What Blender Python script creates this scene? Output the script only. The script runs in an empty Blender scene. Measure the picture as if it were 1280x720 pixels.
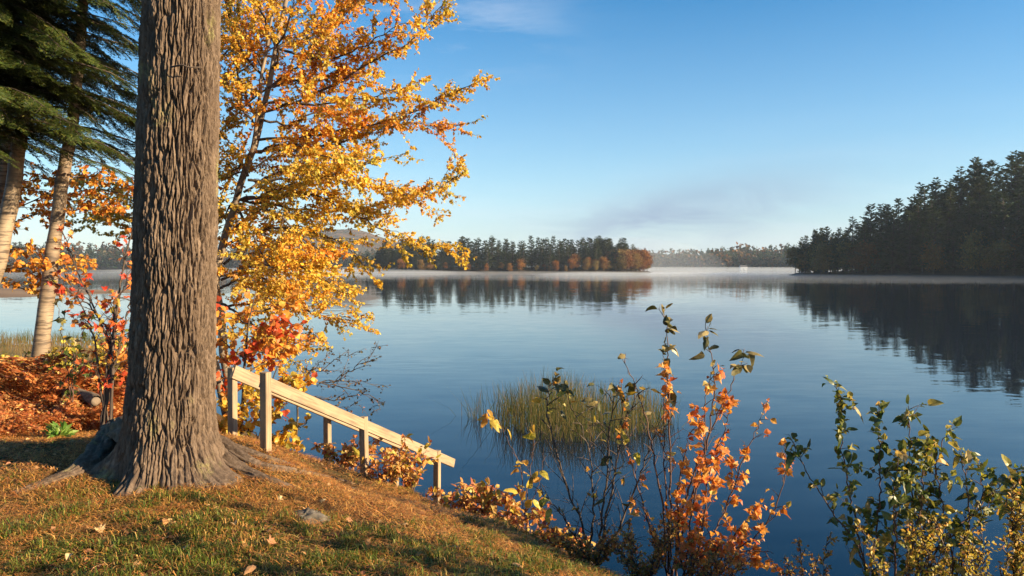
import bpy, math, random
import numpy as np
from mathutils import Vector, Matrix

RNG = np.random.default_rng(7)
random.seed(7)
SC = bpy.context.scene
COL = SC.collection

# ------------------------------------------------------------------ camera
H = 3.2                      # eye above the water
F = 924.0                    # focal length in photo pixels (1280 wide)
HOR = 334.0
PITCH = math.atan((360 - HOR) / F)
cam_d = bpy.data.cameras.new('camera')
cam_d.sensor_width = 36.0
cam_d.lens = F / 1280 * 36
cam_d.clip_start = 0.05
cam_d.clip_end = 12000
cam = bpy.data.objects.new('camera', cam_d)
COL.objects.link(cam)
cam.location = (0, 0, H)
cam.rotation_euler = (math.pi / 2 - PITCH, 0, 0)
SC.camera = cam

# ------------------------------------------------------------------ sky, sun, exposure
SUN_EL = math.radians(19)
SUN_AZ = math.radians(109)   # clockwise from +Y: right, behind the camera
sun_dir = Vector((math.sin(SUN_AZ) * math.cos(SUN_EL), math.cos(SUN_AZ) * math.cos(SUN_EL), math.sin(SUN_EL)))
sl = bpy.data.lights.new('sun', 'SUN')
sl.energy = 5.0
sl.angle = math.radians(0.53)
sl.color = (1.0, 0.78, 0.50)
so = bpy.data.objects.new('sun', sl)
COL.objects.link(so)
so.rotation_euler = sun_dir.to_track_quat('Z', 'Y').to_euler()
so.location = (20, -12, 30)

SC.view_settings.view_transform = 'Standard'
SC.view_settings.look = 'None'
SC.view_settings.gamma = 1.0
SC.view_settings.exposure = 1.5
SC.view_settings.use_curve_mapping = False


class NT:
    """tiny node helper"""
    def __init__(self, tree):
        self.t = tree
        self.n = tree.nodes
        self.n.clear()

    def add(self, typ, props=None, **inp):
        nd = self.n.new(typ)
        for k, v in (props or {}).items():
            setattr(nd, k, v)
        for k, v in inp.items():
            key = int(k[1:]) if k[0] == '_' and k[1:].isdigit() else k.replace('__', ' ')
            self.put(nd.inputs[key], v)
        return nd

    def put(self, sock, v):
        if isinstance(v, bpy.types.NodeSocket):
            self.t.links.new(v, sock)
        elif isinstance(v, bpy.types.Node):
            self.t.links.new(v.outputs[0], sock)
        else:
            if sock.type == 'RGBA' and len(v) == 3:
                v = (*v, 1)
            sock.default_value = v

    def math(self, op, a, b=0.0, c=0.0, clamp=False):
        return self.add('ShaderNodeMath', {'operation': op, 'use_clamp': clamp}, _0=a, _1=b, _2=c).outputs[0]

    def vmath(self, op, a, b=(0, 0, 0)):
        return self.add('ShaderNodeVectorMath', {'operation': op}, _0=a, _1=b).outputs[0]

    def ramp(self, fac, stops, interp='LINEAR'):
        nd = self.add('ShaderNodeValToRGB', Fac=fac)
        cr = nd.color_ramp
        cr.interpolation = interp
        while len(cr.elements) > 1:
            cr.elements.remove(cr.elements[-1])
        cr.elements[0].position = stops[0][0]
        cr.elements[0].color = (*stops[0][1], 1)
        for p, c in stops[1:]:
            e = cr.elements.new(p)
            e.color = (*c, 1)
        return nd.outputs[0]

    def noise(self, vec, scale, detail=4.0, rough=0.55, dist=0.0):
        return self.add('ShaderNodeTexNoise', None, Vector=vec, Scale=scale, Detail=detail, Roughness=rough, Distortion=dist)

    def mix(self, fac, a, b, typ='MIX'):
        nd = self.add('ShaderNodeMix', {'data_type': 'RGBA', 'blend_type': typ})
        self.put(nd.inputs[0], fac)
        self.put(nd.inputs[6], a)
        self.put(nd.inputs[7], b)
        return nd.outputs[2]

    def mapping(self, vec, scale=(1, 1, 1), loc=(0, 0, 0), rot=(0, 0, 0)):
        return self.add('ShaderNodeMapping', None, Vector=vec, Scale=scale, Location=loc, Rotation=rot).outputs[0]


world = bpy.data.worlds.new('World')
SC.world = world
world.use_nodes = True
w = NT(world.node_tree)
sky = w.add('ShaderNodeTexSky', {'sky_type': 'NISHITA', 'sun_disc': False, 'sun_elevation': SUN_EL,
                                 'sun_rotation': SUN_AZ, 'altitude': 200.0, 'air_density': 1.15,
                                 'dust_density': 0.25, 'ozone_density': 3.2})
tc = w.add('ShaderNodeTexCoord')
sep = w.add('ShaderNodeSeparateXYZ', None, Vector=tc.outputs['Generated'])
dx, dy, dz = sep.outputs[0], sep.outputs[1], sep.outputs[2]
# drifting cloud veils: noise over the dome, stretched along the horizon
nv = w.noise(w.mapping(tc.outputs['Generated'], (1.6, 1.6, 11.0), (3.1, 0.4, 0.0)), 2.2, 5, 0.6, 0.4)
veil_low = w.ramp(dz, [(0.0, (1, 1, 1)), (0.05, (1, 1, 1)), (0.11, (.35,) * 3), (0.2, (0, 0, 0))])
veil = w.math('MULTIPLY', w.ramp(nv.outputs[0], [(0.42, (0, 0, 0)), (0.66, (1, 1, 1))]), veil_low)
# bank of morning fog drifting off the lake, low over the far shore
az = w.math('ARCTAN2', dx, dy)
el = w.math('ARCSINE', dz)
nb = w.noise(w.mapping(tc.outputs['Generated'], (9, 9, 26), (1.7, 0.3, 0.9)), 1.0, 6, 0.6, 0.6)
warp = w.math('MULTIPLY', w.math('SUBTRACT', nb.outputs[0], 0.5), 0.16)
# the bank's axis climbs gently to the right
axis = w.math('MULTIPLY_ADD', az, 0.17, 0.030)
b_el = w.math('DIVIDE', w.math('SUBTRACT', w.math('ADD', el, w.math('MULTIPLY', warp, 0.30)), axis), 0.042)
b_az = w.math('DIVIDE', w.math('SUBTRACT', w.math('ADD', az, warp), 0.225), 0.17)
rr = w.math('ADD', w.math('MULTIPLY', b_el, b_el), w.math('MULTIPLY', b_az, b_az))
bank = w.math('MULTIPLY', w.math('POWER', 2.718, w.math('MULTIPLY', rr, -1.0)),
              w.ramp(nb.outputs[0], [(0.30, (.35,) * 3), (0.58, (1, 1, 1))]))
# two thin high wisps
nh = w.noise(w.mapping(tc.outputs['Generated'], (5, 5, 30), (0.2, 0.0, 0.55), (0, 0.12, 0)), 1.0, 5, 0.6, 0.3)
wisp = w.math('MULTIPLY', w.ramp(nh.outputs[0], [(0.44, (0, 0, 0)), (0.66, (1, 1, 1))]),
              w.ramp(dz, [(0.2, (0, 0, 0)), (0.3, (1, 1, 1)), (0.6, (1, 1, 1)), (0.75, (0, 0, 0))]))
band = w.ramp(dz, [(0.0, (.55,) * 3), (0.06, (.46,) * 3), (0.16, (.26,) * 3), (0.36, (0, 0, 0))])
blue = w.add('ShaderNodeHueSaturation', None, Saturation=1.42, Value=1.2, Color=sky.outputs[0])
c00 = w.mix(band, blue.outputs[0], (3.7, 5.4, 7.2))
c0 = w.mix(w.math('MULTIPLY', veil, 0.22), c00, (5.6, 6.2, 7.0))
c1 = w.mix(w.math('MULTIPLY', bank, .95, clamp=True), c0, (2.0, 2.75, 3.95))
w_az = w.math('DIVIDE', w.math('ADD', az, 0.08), 0.13)
w_el = w.math('DIVIDE', w.math('SUBTRACT', el, 0.31), 0.07)
wm = w.math('POWER', 2.718, w.math('MULTIPLY', w.math('ADD', w.math('MULTIPLY', w_az, w_az), w.math('MULTIPLY', w_el, w_el)), -1.0))
c2 = w.mix(w.math('MULTIPLY', w.math('MULTIPLY', wisp, wm), 0.32), c1, (6.5, 6.8, 7.2))
bg = w.add('ShaderNodeBackground', None, Color=c2, Strength=0.055)
w.add('ShaderNodeOutputWorld', None, Surface=bg)

SC.cycles.use_denoising = True
SC.cycles.max_bounces = 8
SC.cycles.diffuse_bounces = 3
SC.cycles.glossy_bounces = 3
SC.cycles.transmission_bounces = 3
SC.cycles.volume_bounces = 0
SC.cycles.transparent_max_bounces = 6
SC.cycles.sample_clamp_indirect = 6.0


# ------------------------------------------------------------------ helpers
def P(px, py, Y):
    """world point seen at photo pixel (px, py), Y metres ahead of the camera"""
    cx, cz = (px - 640) / F, -(py - 360) / F
    c, s = math.cos(PITCH), math.sin(PITCH)
    d = np.array([cx, c + cz * s, -s + cz * c])
    return np.array([0, 0, H]) + d * (Y / d[1])


def thing(name, label, cat, loc=(0, 0, 0), group=None):
    o = bpy.data.objects.new(name, None)
    o.empty_display_size = 0.2
    COL.objects.link(o)
    o.location = [float(v) for v in loc]
    tag(o, label, cat, group)
    return o


def tag(o, label=None, cat=None, group=None, kind=None):
    if label: o['label'] = label
    if cat: o['category'] = cat
    if group: o['group'] = group
    if kind: o['kind'] = kind
    return o


class MB:
    def __init__(self):
        self.v, self.q, self.t, self.c, self.n = [], [], [], [], 0

    def add(self, V, Q=None, T=None, c=None):
        V = np.asarray(V, float).reshape(-1, 3)
        if Q is not None and len(Q): self.q.append(np.asarray(Q, int) + self.n)
        if T is not None and len(T): self.t.append(np.asarray(T, int) + self.n)
        if c is None: c = (1, 1, 1)
        c = np.asarray(c, float)
        if c.ndim == 1: c = np.broadcast_to(c, (len(V), 3))
        self.c.append(c)
        self.v.append(V)
        self.n += len(V)

    def mesh(self, name, mat, origin=(0, 0, 0), smooth=True, color=False):
        V = (np.concatenate(self.v) - np.asarray(origin, float)).astype(np.float32)
        q = np.concatenate(self.q) if self.q else np.zeros((0, 4), int)
        t = np.concatenate(self.t) if self.t else np.zeros((0, 3), int)
        me = bpy.data.meshes.new(name)
        me.vertices.add(len(V))
        me.vertices.foreach_set('co', V.ravel())
        nl = len(q) * 4 + len(t) * 3
        me.loops.add(nl)
        me.loops.foreach_set('vertex_index', np.concatenate([q.ravel(), t.ravel()]).astype(np.int32))
        me.polygons.add(len(q) + len(t))
        st = np.concatenate([np.arange(len(q)) * 4, len(q) * 4 + np.arange(len(t)) * 3]).astype(np.int32)
        me.polygons.foreach_set('loop_start', st)
        me.polygons.foreach_set('use_smooth', np.full(len(q) + len(t), smooth))
        if color:
            a = me.color_attributes.new('col', 'FLOAT_COLOR', 'POINT')
            C = np.concatenate(self.c)
            a.data.foreach_set('color', np.concatenate([C, np.ones((len(C), 1))], 1).astype(np.float32).ravel())
        me.update(calc_edges=True)
        me.validate()
        me.materials.append(mat)
        return me

    def obj(self, name, mat, parent=None, smooth=True, color=False):
        o = parent
        org = parent_world(parent) if parent else (0, 0, 0)
        return link(name, self.mesh(name, mat, org, smooth, color), parent)

    def tube(self, pts, rad, n=6, c=None, cap=True):
        p = np.asarray(pts, float)
        rad = np.broadcast_to(np.asarray(rad, float), (len(p),))
        t = np.gradient(p, axis=0)
        t /= np.linalg.norm(t, axis=1, keepdims=True) + 1e-9
        ref = np.array([0.31, 0.87, 0.38]) if abs(t[0] @ np.array([0.31, 0.87, 0.38])) < .85 else np.array([1., 0, 0])
        u = np.cross(t, ref)
        u /= np.linalg.norm(u, axis=1, keepdims=True) + 1e-9
        v = np.cross(t, u)
        a = np.arange(n) / n * 2 * math.pi
        V = p[:, None] + rad[:, None, None] * (np.cos(a)[None, :, None] * u[:, None] + np.sin(a)[None, :, None] * v[:, None])
        V = V.reshape(-1, 3)
        m = len(p)
        i, j = np.meshgrid(np.arange(m - 1), np.arange(n), indexing='ij')
        j2 = (j + 1) % n
        Q = np.stack([i * n + j, i * n + j2, (i + 1) * n + j2, (i + 1) * n + j], -1).reshape(-1, 4)
        T = None
        if cap:
            V = np.concatenate([V, p[:1], p[-1:]])
            k = np.arange(n)
            k2 = (k + 1) % n
            T = np.concatenate([np.stack([k2, k, np.full(n, m * n)], 1),
                                np.stack([(m - 1) * n + k, (m - 1) * n + k2, np.full(n, m * n + 1)], 1)])
        self.add(V, Q, T, c)

    def box(self, M, sx, sy, sz, jit=0.0):
        """box with a small bevel; M a 4x4 matrix, half sizes"""
        b = min(sx, sy, sz) * 0.16
        V, Q = [], []
        rings = [(-sz, b), (-sz + b, 0), (sz - b, 0), (sz, b)]
        for z, ins in rings:
            x, y = sx - ins, sy - ins
            xb, yb = x - b * .7, y - b * .7
            V += [(-xb, -y, z), (xb, -y, z), (x, -yb, z), (x, yb, z), (xb, y, z), (-xb, y, z), (-x, yb, z), (-x, -yb, z)]
        V = np.array(V)
        for r in range(3):
            for k in range(8):
                Q.append((r * 8 + k, r * 8 + (k + 1) % 8, (r + 1) * 8 + (k + 1) % 8, (r + 1) * 8 + k))
        V = np.concatenate([V, [(0, 0, -sz), (0, 0, sz)]])
        T = [((k + 1) % 8, k, 32) for k in range(8)] + [(24 + k, 24 + (k + 1) % 8, 33) for k in range(8)]
        M = np.array(M)
        V = V @ M[:3, :3].T + M[:3, 3]
        self.add(V, Q, T)

    def leaves(self, pos, dirs, nrm, size, col, shape='oval', wid=0.36, fold=0.12, droop=0.12):
        """vectorised folded leaves"""
        pos = np.asarray(pos, float); dirs = np.asarray(dirs, float); nrm = np.asarray(nrm, float)
        size = np.broadcast_to(np.asarray(size, float), (len(pos),))
        d = dirs / (np.linalg.norm(dirs, axis=1, keepdims=True) + 1e-9)
        s = np.cross(d, nrm)
        s /= np.linalg.norm(s, axis=1, keepdims=True) + 1e-9
        nn = np.cross(s, d)
        tpl = np.array([(0, 0, 0), (wid * .8, .26, fold), (wid, .58, fold * .9), (0, 1, -droop), (-wid, .58, fold * .9), (-wid * .8, .26, fold), (0, .5, 0)])
        V = pos[:, None] + size[:, None, None] * (tpl[None, :, 0, None] * s[:, None] + tpl[None, :, 1, None] * d[:, None] + tpl[None, :, 2, None] * nn[:, None])
        n = len(pos)
        o = np.arange(n)[:, None, None] * 7
        Q = (o + np.array([(0, 1, 2, 6), (6, 2, 3, 3), (0, 6, 4, 5), (6, 3, 4, 4)])[None]).reshape(-1, 4)
        qq = (o + np.array([(0, 1, 2, 6), (0, 6, 4, 5)])[None]).reshape(-1, 4)
        tt = (o + np.array([(6, 2, 3), (6, 3, 4)])[None]).reshape(-1, 3)
        self.add(V.reshape(-1, 3), qq, tt, np.repeat(np.asarray(col, float), 7, axis=0))


def parent_world(o):
    l = np.array(o.location, float)
    while o.parent:
        o = o.parent
        l = l + np.array(o.location, float)
    return l


def link(name, me, parent=None):
    o = bpy.data.objects.new(name, me)
    COL.objects.link(o)
    if parent: o.parent = parent
    return o


def hash3(i, j, k, s=0):
    h = (i * 374761393 + j * 668265263 + k * 2147483647 + s * 144665) & 0xffffffff
    h = ((h ^ (h >> 13)) * 1274126177) & 0xffffffff
    h = ((h ^ (h >> 16)) * 2246822519) & 0xffffffff
    return ((h ^ (h >> 15)) & 0xffffff) / 0xffffff


def vnoise(p, s=0):
    p = np.asarray(p, float)
    i = np.floor(p).astype(np.int64)
    f = p - i
    f = f * f * (3 - 2 * f)
    r = 0
    for a in (0, 1):
        for b in (0, 1):
            for c in (0, 1):
                wgt = (f[..., 0] if a else 1 - f[..., 0]) * (f[..., 1] if b else 1 - f[..., 1]) * (f[..., 2] if c else 1 - f[..., 2])
                r = r + wgt * hash3(i[..., 0] + a, i[..., 1] + b, i[..., 2] + c, s)
    return r


def fbm(p, oct=4, s=0):
    p = np.asarray(p, float)
    r, a, tot = 0, 1.0, 0
    for o in range(oct):
        r = r + a * vnoise(p * 2 ** o, s + o)
        tot += a
        a *= .5
    return r / tot


def sstep(a, b, x):
    t = np.clip((x - a) / (b - a), 0, 1)
    return t * t * (3 - 2 * t)


def spline(pts, n):
    """Catmull-Rom resample of a polyline to n points"""
    p = np.asarray(pts, float)
    p = np.concatenate([[2 * p[0] - p[1]], p, [2 * p[-1] - p[-2]]])
    m = len(p) - 3
    t = np.linspace(0, m - 1e-6, n)
    i = t.astype(int)
    f = (t - i)[:, None]
    a, b, c, d = p[i], p[i + 1], p[i + 2], p[i + 3]
    return .5 * (2 * b + (c - a) * f + (2 * a - 5 * b + 4 * c - d) * f ** 2 + (3 * b - a - 3 * c + d) * f ** 3)


def rnd(a, b, n=None):
    return RNG.uniform(a, b, n)


def unit(v):
    v = np.asarray(v, float)
    return v / (np.linalg.norm(v, axis=-1, keepdims=True) + 1e-9)


def rvec(n):
    return unit(RNG.normal(size=(n, 3)))


def palette(n, cols, wts, var=0.18):
    cols = np.array(cols, float)
    idx = RNG.choice(len(cols), n, p=np.array(wts) / sum(wts))
    c = cols[idx] * (1 + RNG.normal(0, var, (n, 1))) * (1 + RNG.normal(0, .06, (n, 3)))
    return np.clip(c, .004, .9)


# ------------------------------------------------------------------ materials
def new_mat(name):
    m = bpy.data.materials.new(name)
    m.use_nodes = True
    return m, NT(m.node_tree)


def out(nt, surf=None, vol=None):
    o = nt.add('ShaderNodeOutputMaterial')
    if surf is not None: nt.put(o.inputs['Surface'], surf)
    if vol is not None: nt.put(o.inputs['Volume'], vol)


def leaf_shader(nt, colr, trans=0.35, rough=0.5, spec=0.35):
    b = nt.add('ShaderNodeBsdfPrincipled', None, Base__Color=colr, Roughness=rough)
    b.inputs['Specular IOR Level'].default_value = spec
    tr = nt.add('ShaderNodeBsdfTranslucent', None, Color=nt.mix(1.0, colr, (1.35, 1.2, .75), 'MULTIPLY'))
    mx = nt.add('ShaderNodeMixShader', None, Fac=trans)
    nt.put(mx.inputs[1], b.outputs[0]); nt.put(mx.inputs[2], tr.outputs[0])
    out(nt, mx)


def mat_attr_leaf(name, trans=0.35, rough=0.5, spec=.35):
    m, nt = new_mat(name)
    a = nt.add('ShaderNodeAttribute', {'attribute_name': 'col'})
    leaf_shader(nt, a.outputs['Color'], trans, rough, spec)
    return m


def mat_obj_leaf(name, stops, trans=0.3, rough=0.45, blotch=(0.12, 0.06, 0.02), bl=0.35):
    m, nt = new_mat(name)
    oi = nt.add('ShaderNodeObjectInfo')
    c = nt.ramp(oi.outputs['Random'], stops, 'LINEAR')
    tcx = nt.add('ShaderNodeTexCoord')
    off = nt.vmath('ADD', tcx.outputs['Object'], nt.add('ShaderNodeCombineXYZ', None, X=nt.math('MULTIPLY', oi.outputs['Random'], 37.0), Y=0.0, Z=0.0).outputs[0])
    nz = nt.noise(off, 3.2, 4, .6)
    msk = nt.ramp(nz.outputs[0], [(.5, (0, 0, 0)), (.68, (1, 1, 1))])
    c = nt.mix(nt.math('MULTIPLY', msk, bl), c, blotch)
    # veins
    wv = nt.noise(off, 9, 2, .5)
    c = nt.mix(1.0, c, nt.ramp(wv.outputs[0], [(.3, (.8,) * 3), (.7, (1.15,) * 3)]), 'MULTIPLY')
    leaf_shader(nt, c, trans, rough)
    return m


def mat_simple(name, stops, scale=6.0, rough=.8, stretch=(1, 1, 1), bump=0.0, bscale=30, detail=5, bdist=.01):
    m, nt = new_mat(name)
    g = nt.add('ShaderNodeTexCoord').outputs['Object']
    nz = nt.noise(nt.mapping(g, stretch), scale, detail, .6)
    c = nt.ramp(nz.outputs[0], stops)
    b = nt.add('ShaderNodeBsdfPrincipled', None, Base__Color=c, Roughness=rough)
    b.inputs['Specular IOR Level'].default_value = .25
    if bump:
        n2 = nt.noise(nt.mapping(g, stretch), bscale, 5, .65)
        bp = nt.add('ShaderNodeBump', None, Strength=bump, Distance=bdist, Height=n2.outputs[0])
        nt.put(b.inputs['Normal'], bp.outputs[0])
    out(nt, b)
    return m


M = {}
M['foliage'] = mat_attr_leaf('foliage', .42, .45)
M['needles'] = mat_attr_leaf('needles', .22, .45, .3)
M['grass'] = mat_attr_leaf('grass_blades', .3, .55, .25)
M['litter'] = mat_attr_leaf('needle_litter', .1, .6, .2)
M['far_foliage'] = None
M['twig'] = mat_simple('twig_bark', [(.3, (.045, .032, .024)), (.6, (.10, .075, .058)), (.8, (.17, .135, .105))], 14, .75, (1, 1, .3), .4, 60)
M['twig_red'] = mat_simple('reddish_twig_bark', [(.3, (.06, .03, .022)), (.6, (.13, .075, .055)), (.8, (.21, .16, .125))], 14, .7, (1, 1, .3), .3, 60)
M['limb'] = mat_simple('limb_bark', [(.3, (.10, .075, .055)), (.55, (.22, .17, .12)), (.8, (.36, .30, .22))], 7, .75, (1, 1, .35), .5, 40)
M['farbark'] = mat_simple('far_bark', [(.3, (.04, .03, .025)), (.7, (.12, .095, .075))], 1.5, .9)
M['rock'] = mat_simple('rock', [(.3, (.05, .042, .03)), (.55, (.13, .11, .085)), (.75, (.22, .19, .15))], 14, .85, (1, 1, 1), .7, 35)
M['log'] = mat_simple('weathered_log', [(.3, (.07, .05, .04)), (.6, (.2, .16, .12)), (.8, (.33, .28, .22))], 8, .85, (.25, 4, 4), .6, 40)

# bark of the big tree
m, nt = new_mat('ridged_bark')
g = nt.add('ShaderNodeTexCoord').outputs['Object']
n1 = nt.noise(nt.mapping(g, (1, 1, .22)), 26, 6, .65)
n2 = nt.noise(nt.mapping(g, (1, 1, .5)), 3.2, 4, .6)
c = nt.ramp(n1.outputs[0], [(.28, (.046, .031, .022)), (.5, (.125, .087, .060)), (.72, (.27, .197, .138))])
c = nt.mix(nt.ramp(n2.outputs[0], [(.4, (0, 0, 0)), (.7, (.55,) * 3)]), c, (.165, .118, .083))
# lichen: pale yellow-green crusts
n3 = nt.noise(nt.mapping(g, (1, 1, .55), (2.2, .4, 1.1)), 2.6, 3, .5)
n4 = nt.noise(g, 30, 4, .7)
lm = nt.math('MULTIPLY', nt.ramp(n3.outputs[0], [(.62, (0, 0, 0)), (.70, (1, 1, 1))]), nt.ramp(n4.outputs[0], [(.42, (0, 0, 0)), (.56, (1, 1, 1))]))
c = nt.mix(nt.math('MULTIPLY', lm, .75), c, (.30, .27, .11))
n5 = nt.noise(g, 55, 4, .7)
c = nt.mix(nt.math('MULTIPLY', nt.ramp(n5.outputs[0], [(.60, (0, 0, 0)), (.72, (1, 1, 1))]), .35), c, (.30, .27, .20))
b = nt.add('ShaderNodeBsdfPrincipled', None, Base__Color=c, Roughness=.9)
b.inputs['Specular IOR Level'].default_value = .2
nf = nt.noise(nt.mapping(g, (1, 1, .35)), 90, 5, .7)
bp = nt.add('ShaderNodeBump', None, Strength=1.0, Distance=.012, Height=nf.outputs[0])
nt.put(b.inputs['Normal'], bp.outputs[0])
out(nt, b)
M['bark'] = m

# birch bark
m, nt = new_mat('birch_bark')
g = nt.add('ShaderNodeTexCoord').outputs['Object']
n1 = nt.noise(nt.mapping(g, (1.2, 1.2, 9)), 3.0, 5, .65)
n2 = nt.noise(nt.mapping(g, (1, 1, 1.2)), 2.2, 4, .6)
n3 = nt.noise(nt.mapping(g, (5, 5, 40)), 2.0, 3, .6)
c = nt.ramp(n2.outputs[0], [(.3, (.12, .082, .054)), (.5, (.25, .185, .12)), (.75, (.40, .32, .225))])
c = nt.mix(nt.ramp(n1.outputs[0], [(.49, (0, 0, 0)), (.60, (.9,) * 3)]), c, (.07, .05, .036))
c = nt.mix(nt.ramp(n3.outputs[0], [(.6, (0, 0, 0)), (.7, (.6,) * 3)]), c, (.16, .12, .09))
b = nt.add('ShaderNodeBsdfPrincipled', None, Base__Color=c, Roughness=.65)
bp = nt.add('ShaderNodeBump', None, Strength=.5, Distance=.01, Height=n1.outputs[0])
nt.put(b.inputs['Normal'], bp.outputs[0])
out(nt, b)
M['birch'] = m

# sawn lumber
m, nt = new_mat('weathered_lumber')
g = nt.add('ShaderNodeTexCoord').outputs['Object']
oi = nt.add('ShaderNodeObjectInfo')
gg = nt.vmath('ADD', g, nt.add('ShaderNodeCombineXYZ', None, X=nt.math('MULTIPLY', oi.outputs['Random'], 9.0), Y=0.0, Z=0.0).outputs[0])
n1 = nt.noise(nt.mapping(gg, (.7, 14, 14)), 4.0, 5, .6, .4)
n2 = nt.noise(gg, 5, 4, .6)
c = nt.ramp(n1.outputs[0], [(.3, (.17, .11, .062)), (.5, (.31, .22, .13)), (.72, (.39, .295, .185))])
c = nt.mix(nt.ramp(n2.outputs[0], [(.5, (0, 0, 0)), (.8, (.8,) * 3)]), c, (.15, .125, .095))
b = nt.add('ShaderNodeBsdfPrincipled', None, Base__Color=c, Roughness=.7)
bp = nt.add('ShaderNodeBump', None, Strength=.35, Distance=.004, Height=n1.outputs[0])
nt.put(b.inputs['Normal'], bp.outputs[0])
out(nt, b)
M['lumber'] = m

# bank soil with needle duff
m, nt = new_mat('bank_ground')
g = nt.add('ShaderNodeTexCoord').outputs['Object']
n1 = nt.noise(g, 1.3, 6, .62)
n2 = nt.noise(g, 22, 6, .7)
c = nt.ramp(n2.outputs[0], [(.3, (.030, .018, .010)), (.5, (.085, .045, .020)), (.7, (.17, .09, .038))])
c2 = nt.ramp(n2.outputs[0], [(.3, (.025, .026, .010)), (.5, (.055, .055, .018)), (.7, (.11, .09, .03))])
c = nt.mix(nt.ramp(n1.outputs[0], [(.42, (0, 0, 0)), (.58, (1, 1, 1))]), c, c2)
b = nt.add('ShaderNodeBsdfPrincipled', None, Base__Color=c, Roughness=.95)
b.inputs['Specular IOR Level'].default_value = .1
bp = nt.add('ShaderNodeBump', None, Strength=.9, Distance=.02, Height=n2.outputs[0])
nt.put(b.inputs['Normal'], bp.outputs[0])
out(nt, b)
M['ground'] = m

M['marsh'] = mat_simple('marsh_ground', [(.3, (.07, .055, .025)), (.55, (.16, .12, .055)), (.75, (.24, .17, .085))], .35, .95, (.5, 1.6, 1), .5, 8)
M['brown_marsh'] = mat_simple('brown_marsh_ground', [(.3, (.13, .08, .045)), (.55, (.24, .155, .085)), (.75, (.30, .21, .12))], .12, .95, (.4, 2, 1), .3, 3)
M['forest_floor'] = mat_simple('forest_floor', [(.3, (.02, .016, .01)), (.6, (.05, .035, .02)), (.8, (.09, .06, .035))], .2, .95)
M['bed'] = mat_simple('lake_bed', [(.3, (.03, .028, .02)), (.7, (.07, .06, .04))], .3, .95)

# far tree foliage: tint by tree, fine colour variation from the mesh
def mat_far(name, stops):
    m, nt = new_mat(name)
    oi = nt.add('ShaderNodeObjectInfo')
    a = nt.add('ShaderNodeAttribute', {'attribute_name': 'col'})
    c = nt.mix(1.0, nt.ramp(oi.outputs['Random'], stops), a.outputs['Color'], 'MULTIPLY')
    leaf_shader(nt, c, .2, .6, .15)
    return m
M['pine_far'] = mat_far('pine_needles_far', [(0, (.032, .054, .024)), (.5, (.048, .070, .028)), (1, (.075, .088, .034))])
M['rust_far'] = mat_far('rust_leaves_far', [(0, (.17, .070, .022)), (.4, (.26, .11, .030)), (.7, (.20, .12, .035)), (1, (.22, .16, .05))])

# water
m, nt = new_mat('lake_water')
g = nt.add('ShaderNodeNewGeometry').outputs['Position']
na = nt.noise(nt.mapping(g, (.28, 1.0, 1)), 3.4, 3, .5).outputs['Color']
nb_ = nt.noise(nt.mapping(g, (.30, 1.0, 1), (5, 3, 0)), .75, 2, .5).outputs['Color']
calm = nt.noise(nt.mapping(g, (.020, .075, 1)), 1.0, 3, .55).outputs[0]
amp = nt.ramp(calm, [(.36, (.28,) * 3), (.62, (1, 1, 1))])
va = nt.vmath('MULTIPLY', nt.vmath('SUBTRACT', na, (.5, .5, .5)), (.026, .048, 0))
vb = nt.vmath('MULTIPLY', nt.vmath('SUBTRACT', nb_, (.5, .5, .5)), (.010, .022, 0))
vs = nt.vmath('MULTIPLY', nt.vmath('ADD', va, vb), amp)
nrm = nt.vmath('NORMALIZE', nt.vmath('ADD', vs, (0, 0, 1)))
b = nt.add('ShaderNodeBsdfPrincipled', None, Base__Color=(.003, .010, .024), Roughness=.03, IOR=1.333, Normal=nrm)
out(nt, b)
M['water'] = m

M['white_paint'] = mat_simple('white_paint', [(.3, (.7, .7, .68)), (.7, (.8, .8, .78))], 2, .6)
M['dark_roof'] = mat_simple('dark_roof', [(.3, (.08, .08, .08)), (.7, (.14, .13, .12))], 2, .8)
M['dark_glass'] = mat_simple('dark_glass', [(.3, (.02, .025, .03)), (.7, (.03, .035, .04))], 2, .1)


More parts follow.
